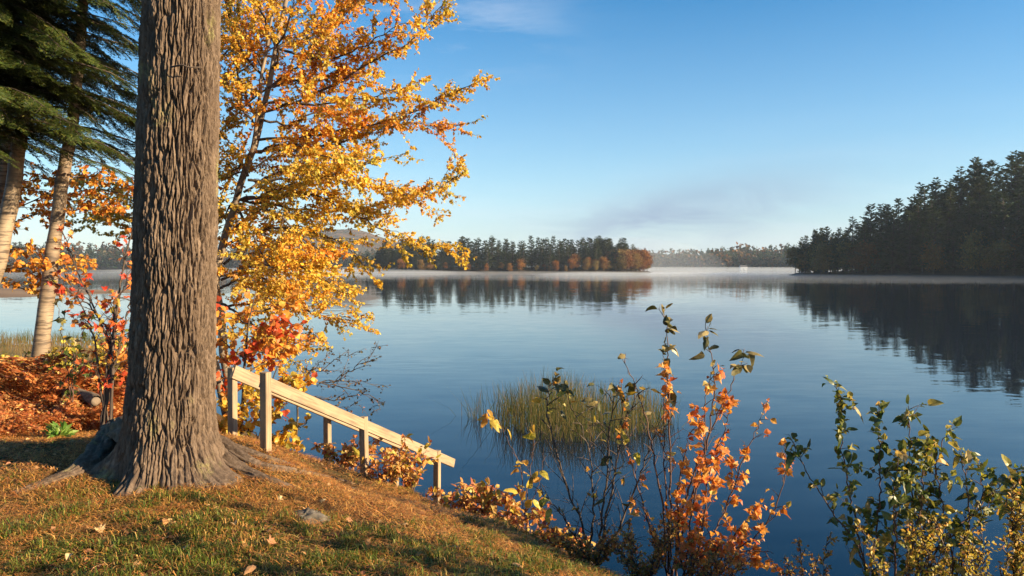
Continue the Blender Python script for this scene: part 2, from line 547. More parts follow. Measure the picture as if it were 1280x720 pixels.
# ------------------------------------------------------------------ the near bank
CP = np.array([
    (-2.6, 5.7, 1.6), (-2.6, 3.8, 1.6), (-1, 4, 1.52), (-5, 4, 1.64), (-8, 4, 1.7), (-5.5, 8, 1.48), (-7.1, 10, 1.55), (-10, 8, 1.6),
    (-3, 2, 1.6), (0, 2, 1.5), (0, 0, 1.6), (2, 0, 1.4), (-3, -4, 1.6), (2, -4, 1.5), (-10, -4, 1.8), (-14, 4, 1.8), (-14, -5, 1.9),
    (-22, 0, 1.9), (-22, 8, 1.5), (-26, -12, 2.0), (0, -12, 1.8), (12, -12, 1.6),
    (-1.8, 7, 1.2), (-2.3, 6.9, 1.52), (-2.08, 6.25, 1.62), (-1.7, 6.3, 1.42), (-.68, 7, .85), (.24, 5, 1.13), (-.2, 4.4, 1.33), (-1.52, 7.7, 1.0), (-.93, 9.1, .17), (-2.72, 7.17, 1.52), (-2.1, 8.55, .83), (-1.7, 9.4, .4),
    (-.6, 9.9, -.05), (.45, 8.1, -.05), (1.6, 7.0, -.05), (3.5, 6.1, -.05), (6, 5.4, -.05), (9, 4, -.05), (12, 0, .3),
    (.3, 10.6, -.7), (1.6, 9, -.8), (3, 7.8, -.8), (6, 7.3, -.8), (10, 6.5, -.9), (13, 5, -.9),
    (1.2, 6, .5), (.65, 6, .7), (0, 6.4, .88), (3, 4, .9), (3, 5, .5), (5, 4, .6), (6, 2, 1.0), (2.5, 3, 1.15), (1.3, 4.2, 1.12),
    (-5, 11, 1.25), (-3.6, 10, .85), (-3, 11.6, .0), (-2, 10.6, .0), (-1.6, 12.5, -.7), (-3.5, 14, -.6), (-5.2, 13.5, .1), (-8, 14, .35), (-12, 14, .4), (-14, 10, 1.4), (-20, 14, .3),
    (-6, 17, -.4), (-10, 18, -.3), (-16, 18, -.3), (-25, 18, -.3), (0, 18, -1.5), (6, 18, -1.5), (13, 18, -1.5), (13, 12, -1.5), (4, 12, -1.4)], float)


def tps_fit(P_, lam=.004):
    n = len(P_)
    d = np.linalg.norm(P_[:, None, :2] - P_[None, :, :2], axis=2)
    K = np.where(d > 0, d * d * np.log(d + 1e-12), 0) + lam * np.eye(n)
    A = np.zeros((n + 3, n + 3))
    A[:n, :n] = K
    A[:n, n] = A[n, :n] = 1
    A[:n, n + 1:] = P_[:, :2]
    A[n + 1:, :n] = P_[:, :2].T
    return np.linalg.solve(A, np.concatenate([P_[:, 2], [0, 0, 0]]))


TW = tps_fit(CP)


def gz_raw(x, y):
    x = np.asarray(x, float); y = np.asarray(y, float)
    sh = x.shape
    x = x.ravel(); y = y.ravel()
    z = TW[-3] + TW[-2] * x + TW[-1] * y
    for k, (cx, cy, _) in enumerate(CP):
        r2 = (x - cx) ** 2 + (y - cy) ** 2
        z += TW[k] * .5 * r2 * np.log(r2 + 1e-12)
    return np.clip(z, -2.5, 2.4).reshape(sh)


def gz(x, y):
    x = np.asarray(x, float); y = np.asarray(y, float)
    z = gz_raw(x, y)
    p = np.stack([x, y, np.zeros_like(x)], -1)
    return z + (fbm(p * 1.1 + 30, 3, 5) - .5) * .10 + (fbm(p * 6 + 9, 3, 9) - .5) * .035


gx = np.concatenate([np.linspace(-30, -8, 90), np.linspace(-7.9, 4, 200)[0:], np.linspace(4.15, 14, 50)])
gy = np.concatenate([np.linspace(-14, 2.8, 70), np.linspace(2.87, 11, 165), np.linspace(11.15, 18.5, 50)])
GX, GY = np.meshgrid(gx, gy, indexing='ij')
GZ = gz(GX, GY)
mb = MB()
i, j = np.meshgrid(np.arange(len(gx) - 1), np.arange(len(gy) - 1), indexing='ij')
nY = len(gy)
mb.add(np.stack([GX, GY, GZ], -1), np.stack([i * nY + j, (i + 1) * nY + j, (i + 1) * nY + j + 1, i * nY + j + 1], -1).reshape(-1, 4))
tag(mb.obj('ground', M['ground']), 'lawn bank of soil, needles and thin grass', kind='structure')


def flat_sheet(name, mat, x0, x1, y0, y1, z, nx=1, ny=1):
    xs, ys = np.linspace(x0, x1, nx + 1), np.linspace(y0, y1, ny + 1)
    A, B = np.meshgrid(xs, ys, indexing='ij')
    m_ = MB()
    i, j = np.meshgrid(np.arange(nx), np.arange(ny), indexing='ij')
    k = ny + 1
    m_.add(np.stack([A, B, np.full_like(A, z)], -1), np.stack([i * k + j, (i + 1) * k + j, (i + 1) * k + j + 1, i * k + j + 1], -1).reshape(-1, 4))
    return tag(m_.obj(name, mat), kind='structure')


flat_sheet('lake_bed', M['bed'], -2600, 2600, -400, 3000, -3.0)
flat_sheet('water', M['water'], -2600, 2600, -400, 3000, 0.0, 4, 4)


# marsh flats seen between the birches
def blob_land(name, mat, cx, cy, rx, ry, h, seed, n=72, rings=10):
    m_ = MB()
    V = [(cx, cy, h)]
    for r in range(1, rings + 1):
        f = r / rings
        for k in range(n):
            a = k / n * 2 * math.pi
            q = f * (1 + .35 * (vnoise(np.array([math.cos(a) * 2.5 + seed, math.sin(a) * 2.5, .5])) - .5))
            V.append((cx + rx * q * math.cos(a), cy + ry * q * math.sin(a), h * (1 - f ** 4) * (0.85 + .3 * float(hash3(r, k, seed))) - .35 * f ** 6))
    T = [(0, 1 + k, 1 + (k + 1) % n) for k in range(n)]
    Q = []
    for r in range(rings - 1):
        for k in range(n):
            a = 1 + r * n
            Q.append((a + k, a + n + k, a + n + (k + 1) % n, a + (k + 1) % n))
    m_.add(V, Q, T)
    return tag(m_.obj(name, mat), kind='structure')


blob_land('marsh', M['marsh'], -23, 23, 13.5, 9.5, .22, 3)
blob_land('mudflat', M['brown_marsh'], -90, 92, 48, 22, .35, 8)


# ------------------------------------------------------------------ far land: strips with a profile
class Shore:
    def __init__(self, pts, prof, side=1, n=60):
        self.p = spline([(a, b, 0) for a, b in pts], n)[:, :2]
        t = np.gradient(self.p, axis=0)
        t = unit(t)
        self.nrm = np.stack([-t[:, 1], t[:, 0]], 1) * side
        self.prof = prof
        self.n = n

    def at(self, t, d):
        f = t * (self.n - 1)
        i = int(min(max(f, 0), self.n - 2))
        f -= i
        p = self.p[i] * (1 - f) + self.p[i + 1] * f
        nn = self.nrm[i] * (1 - f) + self.nrm[i + 1] * f
        q = p + nn * d
        return float(q[0]), float(q[1]), float(self.prof(t, d))

    def build(self, name, mat, ds):
        m_ = MB()
        V = []
        for i in range(self.n):
            for d in ds:
                t = i / (self.n - 1)
                x, y, z = self.at(t, d)
                V.append((x, y, z + (float(hash3(i, int(d * 10) + 500, 3)) - .5) * (.5 if d > 3 else .12)))
        k = len(ds)
        i, j = np.meshgrid(np.arange(self.n - 1), np.arange(k - 1), indexing='ij')
        m_.add(V, np.stack([i * k + j, (i + 1) * k + j, (i + 1) * k + j + 1, i * k + j + 1], -1).reshape(-1, 4))
        return tag(m_.obj(name, mat), kind='structure')


# right wooded shore
def prof_right(t, d):
    rise = 15 * sstep(0.05, .42, t)
    return float(-.6 + .6 * sstep(-4, 0, d) + .9 * sstep(0, 3, d) + rise * sstep(2, 62, d) - 8 * sstep(120, 200, d))


right = Shore([(120, 318), (113, 300), (112, 270), (119, 238), (142, 205), (172, 168), (196, 125), (210, 60), (216, -20)], prof_right, 1)
# normal must point away from the lake (to the right)
if right.nrm[20][0] < 0: right.nrm *= -1
right.build('right_shore', M['forest_floor'], [-5, -1, 0, 1, 3, 10, 22, 38, 55, 80, 120, 170])

# island
def prof_island(t, d):
    e = min(1, 6 * t, 6 * (1 - t))
    return float(-.6 + .6 * sstep(-4, 0, d) + .8 * sstep(0, 3, d) + 2.5 * e * sstep(2, 20, d) - 5 * sstep(40, 56, d))


isl = Shore([(-92, 425), (-70, 412), (-30, 408), (10, 410), (50, 414), (74, 424), (84, 440)], prof_island, 1)
if isl.nrm[30][1] < 0: isl.nrm *= -1
isl.build('island', M['forest_floor'], [-5, -1, 0, 1, 3, 10, 20, 40, 50, 58])

# far shore behind and left
def prof_far(t, d):
    return float(-.6 + .6 * sstep(-6, 0, d) + 1.0 * sstep(0, 5, d) + (9 + 3 * math.sin(t * 9) + 7 * sstep(.62, .95, t)) * sstep(5, 160, d))


far = Shore([(-900, 560), (-620, 640), (-420, 690), (-200, 760), (0, 820), (140, 830), (260, 800), (380, 740), (520, 690)], prof_far, 1, 90)
if far.nrm[40][1] < 0: far.nrm *= -1
far.build('far_shore', M['forest_floor'], [-8, -1, 0, 2, 6, 30, 70, 120, 170, 240])

# hill far behind
def hill(name, cx, cy, rx, ry, h, mat, seed, n=90, rings=22):
    m_ = MB()
    V = [(cx, cy, h)]
    for r in range(1, rings + 1):
        f = r / rings
        for k in range(n):
            a = k / n * 2 * math.pi
            z = h * (math.cos(f * math.pi) * .5 + .5) ** 1.1 - 2 * f
            x, y = cx + rx * f * math.cos(a), cy + ry * f * math.sin(a)
            z += (float(fbm(np.array([x / 90, y / 90, seed]), 4)) - .5) * h * .28 * (1 - f)
            z += (float(hash3(r, k, seed)) - .5) * 3.0 * (1 - f)
            V.append((x, y, z))
    T = [(0, 1 + k, 1 + (k + 1) % n) for k in range(n)]
    Q = []
    for r in range(rings - 1):
        for k in range(n):
            a = 1 + r * n
            Q.append((a + k, a + n + k, a + n + (k + 1) % n, a + (k + 1) % n))
    m_.add(V, Q, T)
    return tag(m_.obj(name, mat), kind='structure')


M['hillwood'] = mat_simple('hill_woodland', [(.35, (.03, .035, .02)), (.5, (.075, .05, .028)), (.65, (.14, .075, .03))], .05, .95, (1, 1, 1), 1.0, .12, 6, 4.0)
hill('hill', -420, 1750, 420, 300, 92, M['hillwood'], 2)
hill('hill', 330, 1500, 520, 260, 27, M['hillwood'], 5)


# ------------------------------------------------------------------ far trees
def pine_meshes(name, h, seed, spread=.2, tufts=30, bare=.16):
    tufts = int(tufts * 1.35); bare *= .6
    r = np.random.default_rng(seed)
    tb = MB()
    lean = r.normal(0, .012, 2) * h
    zz = np.linspace(-.5, h * .97, 7)
    tb.tube(np.stack([lean[0] * (zz / h) ** 2, lean[1] * (zz / h) ** 2, zz], 1), np.linspace(.016 * h, .002 * h, 7), 6)
    mb = MB()
    z = h * bare
    pos, dr, nn, sz, cc = [], [], [], [], []
    while z < h * .985:
        f = (z / h - bare) / (1 - bare)
        prof = (1 - f) ** .72 * (.55 + .45 * min(1, f * 5))
        nb = r.integers(4, 7)
        a0 = r.uniform(0, 6.28)
        for k in range(nb):
            a = a0 + k * 6.283 / nb + r.normal(0, .25)
            L = h * spread * prof * r.uniform(.45, 1.25) + .25
            if r.random() < .10: L *= .35
            elev = -.12 + .55 * f + r.normal(0, .08)
            d = np.array([math.cos(a) * math.cos(elev), math.sin(a) * math.cos(elev), math.sin(elev)])
            zb = min(h * .985, z + r.normal(0, .022) * h)
            base = np.array([lean[0] * (zb / h) ** 2, lean[1] * (zb / h) ** 2, zb])
            nt_ = max(5, int(tufts * L / (h * spread) * 1.2))
            tt = r.uniform(.18, 1.0, nt_) ** .8
            side = np.array([-math.sin(a), math.cos(a), 0])
            wd = (.34 * L * (1.05 - tt)) + .12
            q = base + d * (tt * L)[:, None] + side * (r.uniform(-1, 1, nt_) * wd)[:, None]
            q[:, 2] += .16 * L * tt ** 2 + r.normal(0, .07 * L, nt_)
            pos.append(q)
            dd = unit(d + side * r.uniform(-1.1, 1.1, (nt_, 1)) + np.array([0, 0, .35]) * r.uniform(0, 1, (nt_, 1)))
            dr.append(dd)
            nn.append(unit(np.array([0, 0, 1.]) + r.normal(0, .35, (nt_, 3))))
            sz.append(r.uniform(.5, 1.1, nt_) * (.028 * h + .16))
            cc.append(np.clip(r.uniform(.65, 1.35, nt_)[:, None] * np.array([1, 1, 1]) * (1 + r.normal(0, .06, (nt_, 3))), .3, 2))
            if L > 1.2:
                tb.tube([base, base + d * L * .5 + (0, 0, .03 * L), base + d * L * .92 + (0, 0, .14 * L)], [.004 * h, .0025 * h, .001 * h], 3, cap=False)
        z += h * (.026 + .016 * r.random())
    mb.leaves(np.concatenate(pos), np.concatenate(dr), np.concatenate(nn), np.concatenate(sz), np.concatenate(cc), wid=.30, fold=.10, droop=.05)
    return tb.mesh(name + '_trunk', M['farbark']), mb.mesh(name + '_crown', M['pine_far'], smooth=False, color=True)


def broad_meshes(name, h, seed, n=2600, mat='rust_far'):
    r = np.random.default_rng(seed)
    tb = MB()
    zz = np.linspace(-.4, h * .8, 6)
    bend = r.normal(0, .04, 2) * h
    ctr = np.stack([bend[0] * (zz / h) ** 2, bend[1] * (zz / h) ** 2, zz], 1)
    tb.tube(ctr, np.linspace(.016 * h, .003 * h, 6), 6)
    mb = MB()
    nl = 15
    per = n // nl
    for k in range(nl):
        f = r.uniform(.12, 1)
        a = r.uniform(0, 6.28)
        R = h * .26 * math.sqrt(max(.05, 1 - ((f - .45) / .6) ** 2)) * r.uniform(.35, 1)
        c0 = np.array([math.cos(a) * R, math.sin(a) * R, h * (.18 + .76 * f)])
        tb.tube([[0, 0, max(.1, c0[2] - h * .22)], c0 * np.array([.55, .55, 1]) - (0, 0, h * .05), c0], [.006 * h, .004 * h, .0015 * h], 3, cap=False)
        rad = h * r.uniform(.09, .16)
        p = c0 + r.normal(0, 1, (per, 3)) * rad * np.array([.75, .75, .5])
        dd = unit(r.normal(0, 1, (per, 3)) + np.array([0, 0, -.3]))
        shade = r.uniform(.7, 1.3) * r.uniform(.7, 1.3, per)
        mb.leaves(p, dd, unit(r.normal(0, .6, (per, 3)) + np.array([0, 0, 1.])), r.uniform(.022, .042, per) * h + .1,
                  shade[:, None] * np.array([1, 1, 1]) * (1 + r.normal(0, .08, (per, 3))), wid=.42)
    return tb.mesh(name + '_trunk', M['farbark']), mb.mesh(name + '_crown', M[mat], smooth=False, color=True)


PINES = [pine_meshes('pine', 20, 11, .20), pine_meshes('pine', 20, 12, .17, 30, .10), pine_meshes('pine', 20, 13, .23, 34, .22),
         pine_meshes('pine', 20, 14, .18, 28, .30), pine_meshes('pine', 20, 15, .15, 26, .06), pine_meshes('pine', 20, 16, .21, 24, .14)]
BROADS = [broad_meshes('broadleaf', 10, 31), broad_meshes('broadleaf', 10, 32), broad_meshes('broadleaf', 10, 33), broad_meshes('broadleaf', 10, 34)]


def place_tree(name, meshes, loc, s, label, cat, group, rz=None, sw=1.0):
    t = thing(name, label, cat, loc, group)
    t.rotation_euler = (0, 0, random.uniform(0, 6.28) if rz is None else rz)
    t.scale = (s * sw, s * sw, s)
    link('trunk', meshes[0], t)
    link('crown', meshes[1], t)
    return t


rr_ = random.Random(5)
# right shore: front rows low, pines climbing the hill
cnt = 0
for (d0, d1, n, s0, s1) in ((3, 8, 34, .55, .85), (9, 18, 34, .75, 1.05), (20, 34, 36, .85, 1.12), (36, 56, 34, .9, 1.2), (58, 85, 34, .95, 1.2)):
    for k in range(n):
        t = .02 + .64 * (k + rr_.uniform(.1, .9)) / n
        d = rr_.uniform(d0, d1)
        if t < .10: d = min(d, 8 + 60 * t)
        s = rr_.uniform(s0, s1) * (.74 + .44 * float(sstep(.06, .36, t)))
        x, y, z = right.at(t, d)
        lab = ('slender pine on the low tip of the steep wooded shore' if t < .10 else
               'shaded pine at the water edge of the steep wooded shore' if d < 9 else
               'dark pine partway up the slope of the steep wooded shore' if d < 36 else
               'tall pine high on the slope of the steep wooded shore, against the sky')
        place_tree('pine_tree', rr_.choice(PINES), (x, y, z - .2), s * 1.04, lab, 'tree', 'pines on the steep wooded shore', sw=1.12)
for k in range(20):
    t = rr_.uniform(.03, .6)
    x, y, z = right.at(t, rr_.uniform(1.5, 6) if k % 3 else rr_.uniform(8, 30))
    place_tree('broadleaf_tree', rr_.choice(BROADS), (x, y, z - .15), rr_.uniform(.6, 1.3), 'small brownish leafy tree under the pines of the steep wooded shore', 'tree', 'leafy trees on the steep wooded shore')
# island
for (d0, d1, n, s0, s1) in ((5, 10, 44, .45, .85), (11, 20, 50, .7, 1.0), (22, 36, 50, .82, 1.04)):
    for k in range(n):
        t = .015 + .97 * (k + rr_.uniform(.1, .9)) / n
        x, y, z = isl.at(t, rr_.uniform(d0, d1))
        e = .62 + .38 * min(1, 9 * t, 7 * (1 - t))
        place_tree('pine_tree', rr_.choice(PINES), (x, y, z - .2), rr_.uniform(s0, s1) * e * .92, ('small dark pine at the front of the wood on the low island' if d0 < 11 else 'tall dark green pine standing within the wood on the low island' if d0 < 22 else 'dark pine at the back of the wood on the low island'), 'tree', 'pines on the island', sw=1.45)
for k in range(84):
    t = rr_.uniform(.2, .985) if k % 3 else rr_.uniform(.62, .985)
    x, y, z = isl.at(t, rr_.uniform(1.5, 9))
    place_tree('broadleaf_tree', rr_.choice(BROADS), (x, y, z - .1), rr_.uniform(.3, .75) if t < .6 else rr_.uniform(.45, 1.25), 'rust coloured leafy tree along the waterline of the island', 'tree', 'autumn trees along the island waterline')


def wood_stuff(name, label, spots, pine_frac, seed):
    """one distant wood that reads as a mass"""
    r = np.random.default_rng(seed)
    mbp = MB()
    for (x, y, z, h) in spots:
        pine = r.random() < pine_frac
        n = 40 if pine else 34
        if pine:
            f = r.uniform(.05, 1, n)
            R = h * .17 * (1 - f) ** .8 + .2
            a = r.uniform(0, 6.28, n)
            p = np.stack([x + np.cos(a) * R * .5, y + np.sin(a) * R * .5, z + h * (.08 + .86 * f)], 1)
            d = np.stack([np.cos(a), np.sin(a), .15 + .6 * f], 1)
            s = R * 1.15 + h * .05
            c = palette(n, [(.028, .05, .025), (.042, .062, .03), (.055, .07, .035)], [3, 3, 1])
        else:
            p = np.array([x, y, z + h * .5]) + r.normal(0, 1, (n, 3)) * h * np.array([.17, .17, .2])
            d = r.normal(0, 1, (n, 3))
            s = r.uniform(.16, .28, n) * h
            c = palette(n, [(.12, .065, .03), (.17, .09, .035), (.09, .08, .04), (.07, .05, .03)], [3, 2, 2, 3])
        mbp.leaves(p, d, unit(r.normal(0, .5, (n, 3)) + np.array([0, 0, 1.])), s, c, wid=.42)
    o = mbp.obj(name, M['foliage'], None, False, True)
    return tag(o, label, 'wood', kind='stuff')


spots = []
for k in range(2600):
    t = rr_.uniform(0, 1)
    d = 3 + 170 * rr_.random() ** 1.6
    x, y, z = far.at(t, d)
    spots.append((x, y, z - .3, rr_.uniform(12, 21)))
wood_stuff('distant_wood', 'hazy mixed wood along the far shore of the lake', spots, .78, 3)
spots = []
for k in range(520):
    t = rr_.uniform(.60, 1)
    d = rr_.uniform(3, 110)
    x, y, z = right.at(t, d)
    spots.append((x, y, z - .3, rr_.uniform(15, 26)))
for k in range(160):
    t = rr_.uniform(.15, .62)
    x, y, z = right.at(t, rr_.uniform(86, 130))
    spots.append((x, y, z - .3, rr_.uniform(17, 24)))
wood_stuff('hillside_wood', 'dark wood carrying on behind the steep wooded shore', spots, .85, 4)

# small white boathouse on the far shore
bx, by, bz = P(929, 334.5, 795)
bz = .5
th = thing('boathouse', 'tiny white boathouse at the foot of the far wooded shore', 'boathouse', (bx, by, bz))
mb = MB()
mb.box(Matrix.Translation((bx, by, bz + 1.5)), 3.6, 2.6, 1.5)
mb.add([(bx - 3.6, by - 2.55, bz + 3), (bx - 3.6, by + 2.55, bz + 3), (bx - 3.6, by, bz + 4.6), (bx + 3.6, by - 2.55, bz + 3), (bx + 3.6, by + 2.55, bz + 3), (bx + 3.6, by, bz + 4.6)], None, [(0, 2, 1), (3, 4, 5)])
mb.obj('wall', M['white_paint'], th, False)
mb = MB()
for s in (-1, 1):
    ang = math.atan2(1.6, 2.6)
    mb.box(Matrix.Translation((bx, by + s * 1.42, bz + 3.82)) @ Matrix.Rotation(-s * ang, 4, 'X'), 3.9, 1.68, .1)
mb.obj('roof', M['dark_roof'], th, False)
for k in (-2.1, 2.1):
    mb = MB(); mb.box(Matrix.Translation((bx + k, by - 2.62, bz + 1.7)), .5, .05, .55)
    mb.obj('window', M['dark_glass'], th, False)
mb = MB(); mb.box(Matrix.Translation((bx, by - 2.62, bz + 1.15)), .6, .05, 1.1)
mb.obj('door', M['dark_glass'], th, False)


# ------------------------------------------------------------------ the big tree
TX, TY = P(215, 590, 5.7)[:2]
TB = float(gz(np.array([TX]), np.array([TY]))[0])
big = thing('big_tree', 'massive old tree with deeply furrowed brown bark and spreading roots on the lawn', 'tree', (TX, TY, TB))


def trunk_prof():
    rows = [(0, 227, 50.5), (200, 223, 51.5), (330, 219.5, 53), (400, 217, 54), (480, 214.5, 57), (540, 213, 62), (585, 212, 68)]
    z = [P(c, y, 5.7)[2] for y, c, r in rows]
    x = [P(c, y, 5.7)[0] for y, c, r in rows]
    rad = [r * .865 * 5.7 / F for y, c, r in rows]   # off-axis view widens a round trunk
    return np.array(z)[::-1], np.array(x)[::-1], np.array(rad)[::-1]


tz, tx, tr = trunk_prof()
ROOTS = [(math.radians(193), .36, .10, 6.0), (math.radians(264), .26, .10, 12), (math.radians(303), .12, .09, 9), (math.radians(338), .30, .09, 7.0), (math.radians(40), .16, .10, 4), (math.radians(110), .3, .15, 4), (math.radians(150), .14, .10, 4)]


def bark_height(th, z, R=.31, ncell=42, vs=.20, seed=0):
    """anastomosing vertical bark ridges; th angle, z height; returns 0..1"""
    pc = np.stack([np.cos(th) * 1.2, np.sin(th) * 1.2, z * .9], -1)
    wu = (fbm(pc * 2.2 + 11, 3, seed) - .5) * 1.3 + (fbm(pc * 8 + 3, 3, seed + 4) - .5) * .7
    u = (th / (2 * math.pi)) * ncell + wu
    v = z / vs + (fbm(pc * 3 + 40, 2, seed + 7) - .5) * 1.0
    iu, iv = np.floor(u).astype(np.int64), np.floor(v).astype(np.int64)
    f1 = np.full(th.shape, 9.0); f2 = np.full(th.shape, 9.0)
    for a in (-1, 0, 1):
        for b in (-2, -1, 0, 1, 2):
            cu, cv = iu + a, iv + b
            m_ = np.mod(cu, ncell)
            ju = cu + .5 + (hash3(m_, cv, 1, seed + 20) - .5) * .85
            jv = cv + .5 + (hash3(m_, cv, 2, seed + 21) - .5) * .95
            d = np.sqrt((u - ju) ** 2 + ((v - jv) * .34) ** 2)
            nf1 = np.minimum(f1, d)
            f2 = np.minimum(f2, np.maximum(f1, d))
            f1 = nf1
    e = sstep(.0, .17, f2 - f1)
    plate = hash3(np.floor(u * .7).astype(np.int64), np.floor(v * .8).astype(np.int64), 5, seed)
    fine = fbm(np.stack([np.cos(th) * 9, np.sin(th) * 9, z * 11], -1) * 2.6, 4, seed + 31)
    return e * (.72 + .28 * plate) + (fine - .5) * .62


na, nz = 700, 640
z0, z1 = TB - .25, 5.75
s_ = np.linspace(0, 1, nz)
ZZ = z0 + (z1 - z0) * (s_ * .92 + .08 * s_ ** 2)
TH = np.arange(na) / na * 2 * math.pi
A, Zg = np.meshgrid(TH, ZZ, indexing='ij')
cx_ = np.interp(Zg, tz, tx, right=None)
top_slope = (tx[-1] - tx[-2]) / (tz[-1] - tz[-2])
cx_ = np.where(Zg > tz[-1], tx[-1] + (Zg - tz[-1]) * top_slope, cx_)
R0 = np.interp(Zg, tz, tr)
hh = np.maximum(Zg - TB, -.25)
R_ = R0.copy()
for a0, amp, hs, pw in ROOTS:
    lob = np.maximum(np.cos((A - a0 + math.pi) % (2 * math.pi) - math.pi), 0) ** (pw * 2.2)
    R_ = R_ + amp * lob * np.exp(-np.maximum(hh, 0) / hs) * (1 + np.maximum(-hh, 0) * 1.5)
lump = (fbm(np.stack([np.cos(A) * 1.4, np.sin(A) * 1.4, Zg * .8], -1) + 5, 3, 77) - .5)
R_ = R_ + lump * .035
bh = bark_height(A, Zg)
bh2 = bark_height(A, Zg, ncell=70, vs=.15, seed=50)
bh = bh * .95 + bh2 * .17 - .05
R_ = R_ + (bh - .62) * .044
mb = MB()
i, j = np.meshgrid(np.arange(na), np.arange(nz - 1), indexing='ij')
i2 = (i + 1) % na
mb.add(np.stack([cx_ + R_ * np.cos(A), TY + R_ * np.sin(A), Zg], -1), np.stack([i * nz + j, i2 * nz + j, i2 * nz + j + 1, i * nz + j + 1], -1).reshape(-1, 4))
# upper trunk, plain
zu = np.linspace(5.70, 15.5, 14)
mb.tube(np.stack([tx[-1] + (zu - tz[-1]) * top_slope, np.full(14, TY), zu], 1), np.linspace(tr[-1] * .985, .05, 14), 26)
mb.obj('trunk', M['bark'], big)


def root_tube(pts, r0, r1, name='root', parent=big, mat='bark', n=44, m_=110, flat=.75, seed=1, amp=.30):
    p = spline(pts, m_)
    t = unit(np.gradient(p, axis=0))
    up = np.array([0, 0, 1.])
    s = unit(np.cross(t, up))
    u = np.cross(s, t)
    a = np.arange(n) / n * 2 * math.pi
    f = np.linspace(0, 1, m_)
    rad = r0 * (1 - f) ** 1.15 + r1
    L = np.cumsum(np.concatenate([[0], np.linalg.norm(np.diff(p, axis=0), axis=1)]))
    AA, LL = np.meshgrid(a, L, indexing='ij')
    bb = fbm(np.stack([np.cos(AA) * 3.2, np.sin(AA) * 3.2, LL * 4], -1) + seed * 7, 4, seed)
    rg = 1 + (np.abs(np.sin(AA * 7 + LL * 2 + bb * 8)) - .5) * amp + (bb - .5) * .9
    RR = rad[None] * rg
    V = p[None] + RR[..., None] * (np.cos(AA)[..., None] * s[None] + np.sin(AA)[..., None] * u[None] * flat)
    mb = MB()
    i, j = np.meshgrid(np.arange(n), np.arange(m_ - 1), indexing='ij')
    i2 = (i + 1) % n
    mb.add(V, np.stack([i * m_ + j, i2 * m_ + j, i2 * m_ + j + 1, i * m_ + j + 1], -1).reshape(-1, 4))
    return mb.obj(name, M[mat], parent)


def G(px, py, Y=None, dz=0.0):
    """ground point along the ray of a photo pixel (marched), or at given Y"""
    if Y is None:
        ys = np.linspace(3.0, 13, 500)
        pts = np.array([P(px, py, y) for y in ys])
        zz = gz(pts[:, 0], pts[:, 1])
        k = int(np.argmax(pts[:, 2] < zz))
        if pts[k, 2] >= zz[k]: k = len(ys) - 1
        q = pts[k].copy()
        q[2] = zz[k] + dz
        return q
    q = P(px, py, Y)
    q[2] = float(gz(q[:1], q[1:2])[0]) + dz
    return q


c0 = np.array([TX, TY, TB])
for k, (pix, r0, r1) in enumerate([
        ([(150, 556), (110, 586), (68, 603), (15, 618)], .19, .02),
        ([(200, 585), (212, 610), (222, 632)], .11, .015),
        ([(262, 575), (300, 590), (345, 604), (375, 612)], .11, .015),
        ([(272, 566), (318, 582), (372, 590), (440, 604)], .10, .014),
        ([(275, 566), (340, 576), (400, 596), (470, 622)], .06, .012),
        ([(240, 590), (262, 600), (292, 612)], .08, .015)]):
    pts = [G(a, b, dz=.0) for n, (a, b) in enumerate(pix)]
    st = c0 + (pts[0] - c0) * .35
    st[2] = TB + .20
    p1 = pts[0].copy(); p1[2] += .04 + r0 * .3
    root_tube([st, p1] + pts[1:], r0, r1, seed=k + 1)

# broken twig stub across the trunk
mb = MB()
mb.tube([P(213, 84, 5.40), P(228, 81, 5.36), P(236, 84, 5.37), P(252, 84, 5.40)], [.006, .007, .006, .003], 6)
mb.obj('twig', M['twig'], big)

# high crown, above the frame
mb = MB(); tb = MB()
for k in range(26):
    z = 8.2 + k * .28
    a = k * 2.4
    L = (2.8 - k * .075) * rnd(.7, 1.1)
    b0 = np.array([tx[-1] + (z - tz[-1]) * top_slope, TY, z])
    d = np.array([math.cos(a), math.sin(a), .15])
    tb.tube([b0, b0 + d * L * .5, b0 + d * L + (0, 0, .1)], [.05, .03, .008], 6)
    n = 150
    q = b0 + d * (rnd(.2, 1, n) ** .8 * L)[:, None] + RNG.normal(0, .22, (n, 3))
    mb.leaves(q, rvec(n) + d, rvec(n) * .5 + (0, 0, 1), rnd(.12, .22, n), palette(n, [(.05, .08, .03)], [1]), wid=.2)
cr = mb.obj('crown', M['needles'], big, False, True)
tb.obj('limb', M['bark'], cr)


# ------------------------------------------------------------------ handrails
def rail_line(p0, p1, hgt, thick, name, parent, z_off=0.0):
    p0, p1 = Vector(p0), Vector(p1)
    d = p1 - p0
    mid = (p0 + p1) / 2
    x = d.normalized()
    y = Vector((0, 0, 1)).cross(x).normalized()
    z = x.cross(y)
    m3 = Matrix((x, y, z)).transposed().to_4x4()
    mb = MB()
    mb.box(Matrix.Identity(4), d.length / 2, thick / 2, hgt / 2)
    o = link(name, mb.mesh(name, M['lumber'], (0, 0, 0), False), parent)
    o.matrix_local = Matrix.Translation(mid - Vector(parent.location)) @ m3
    return o


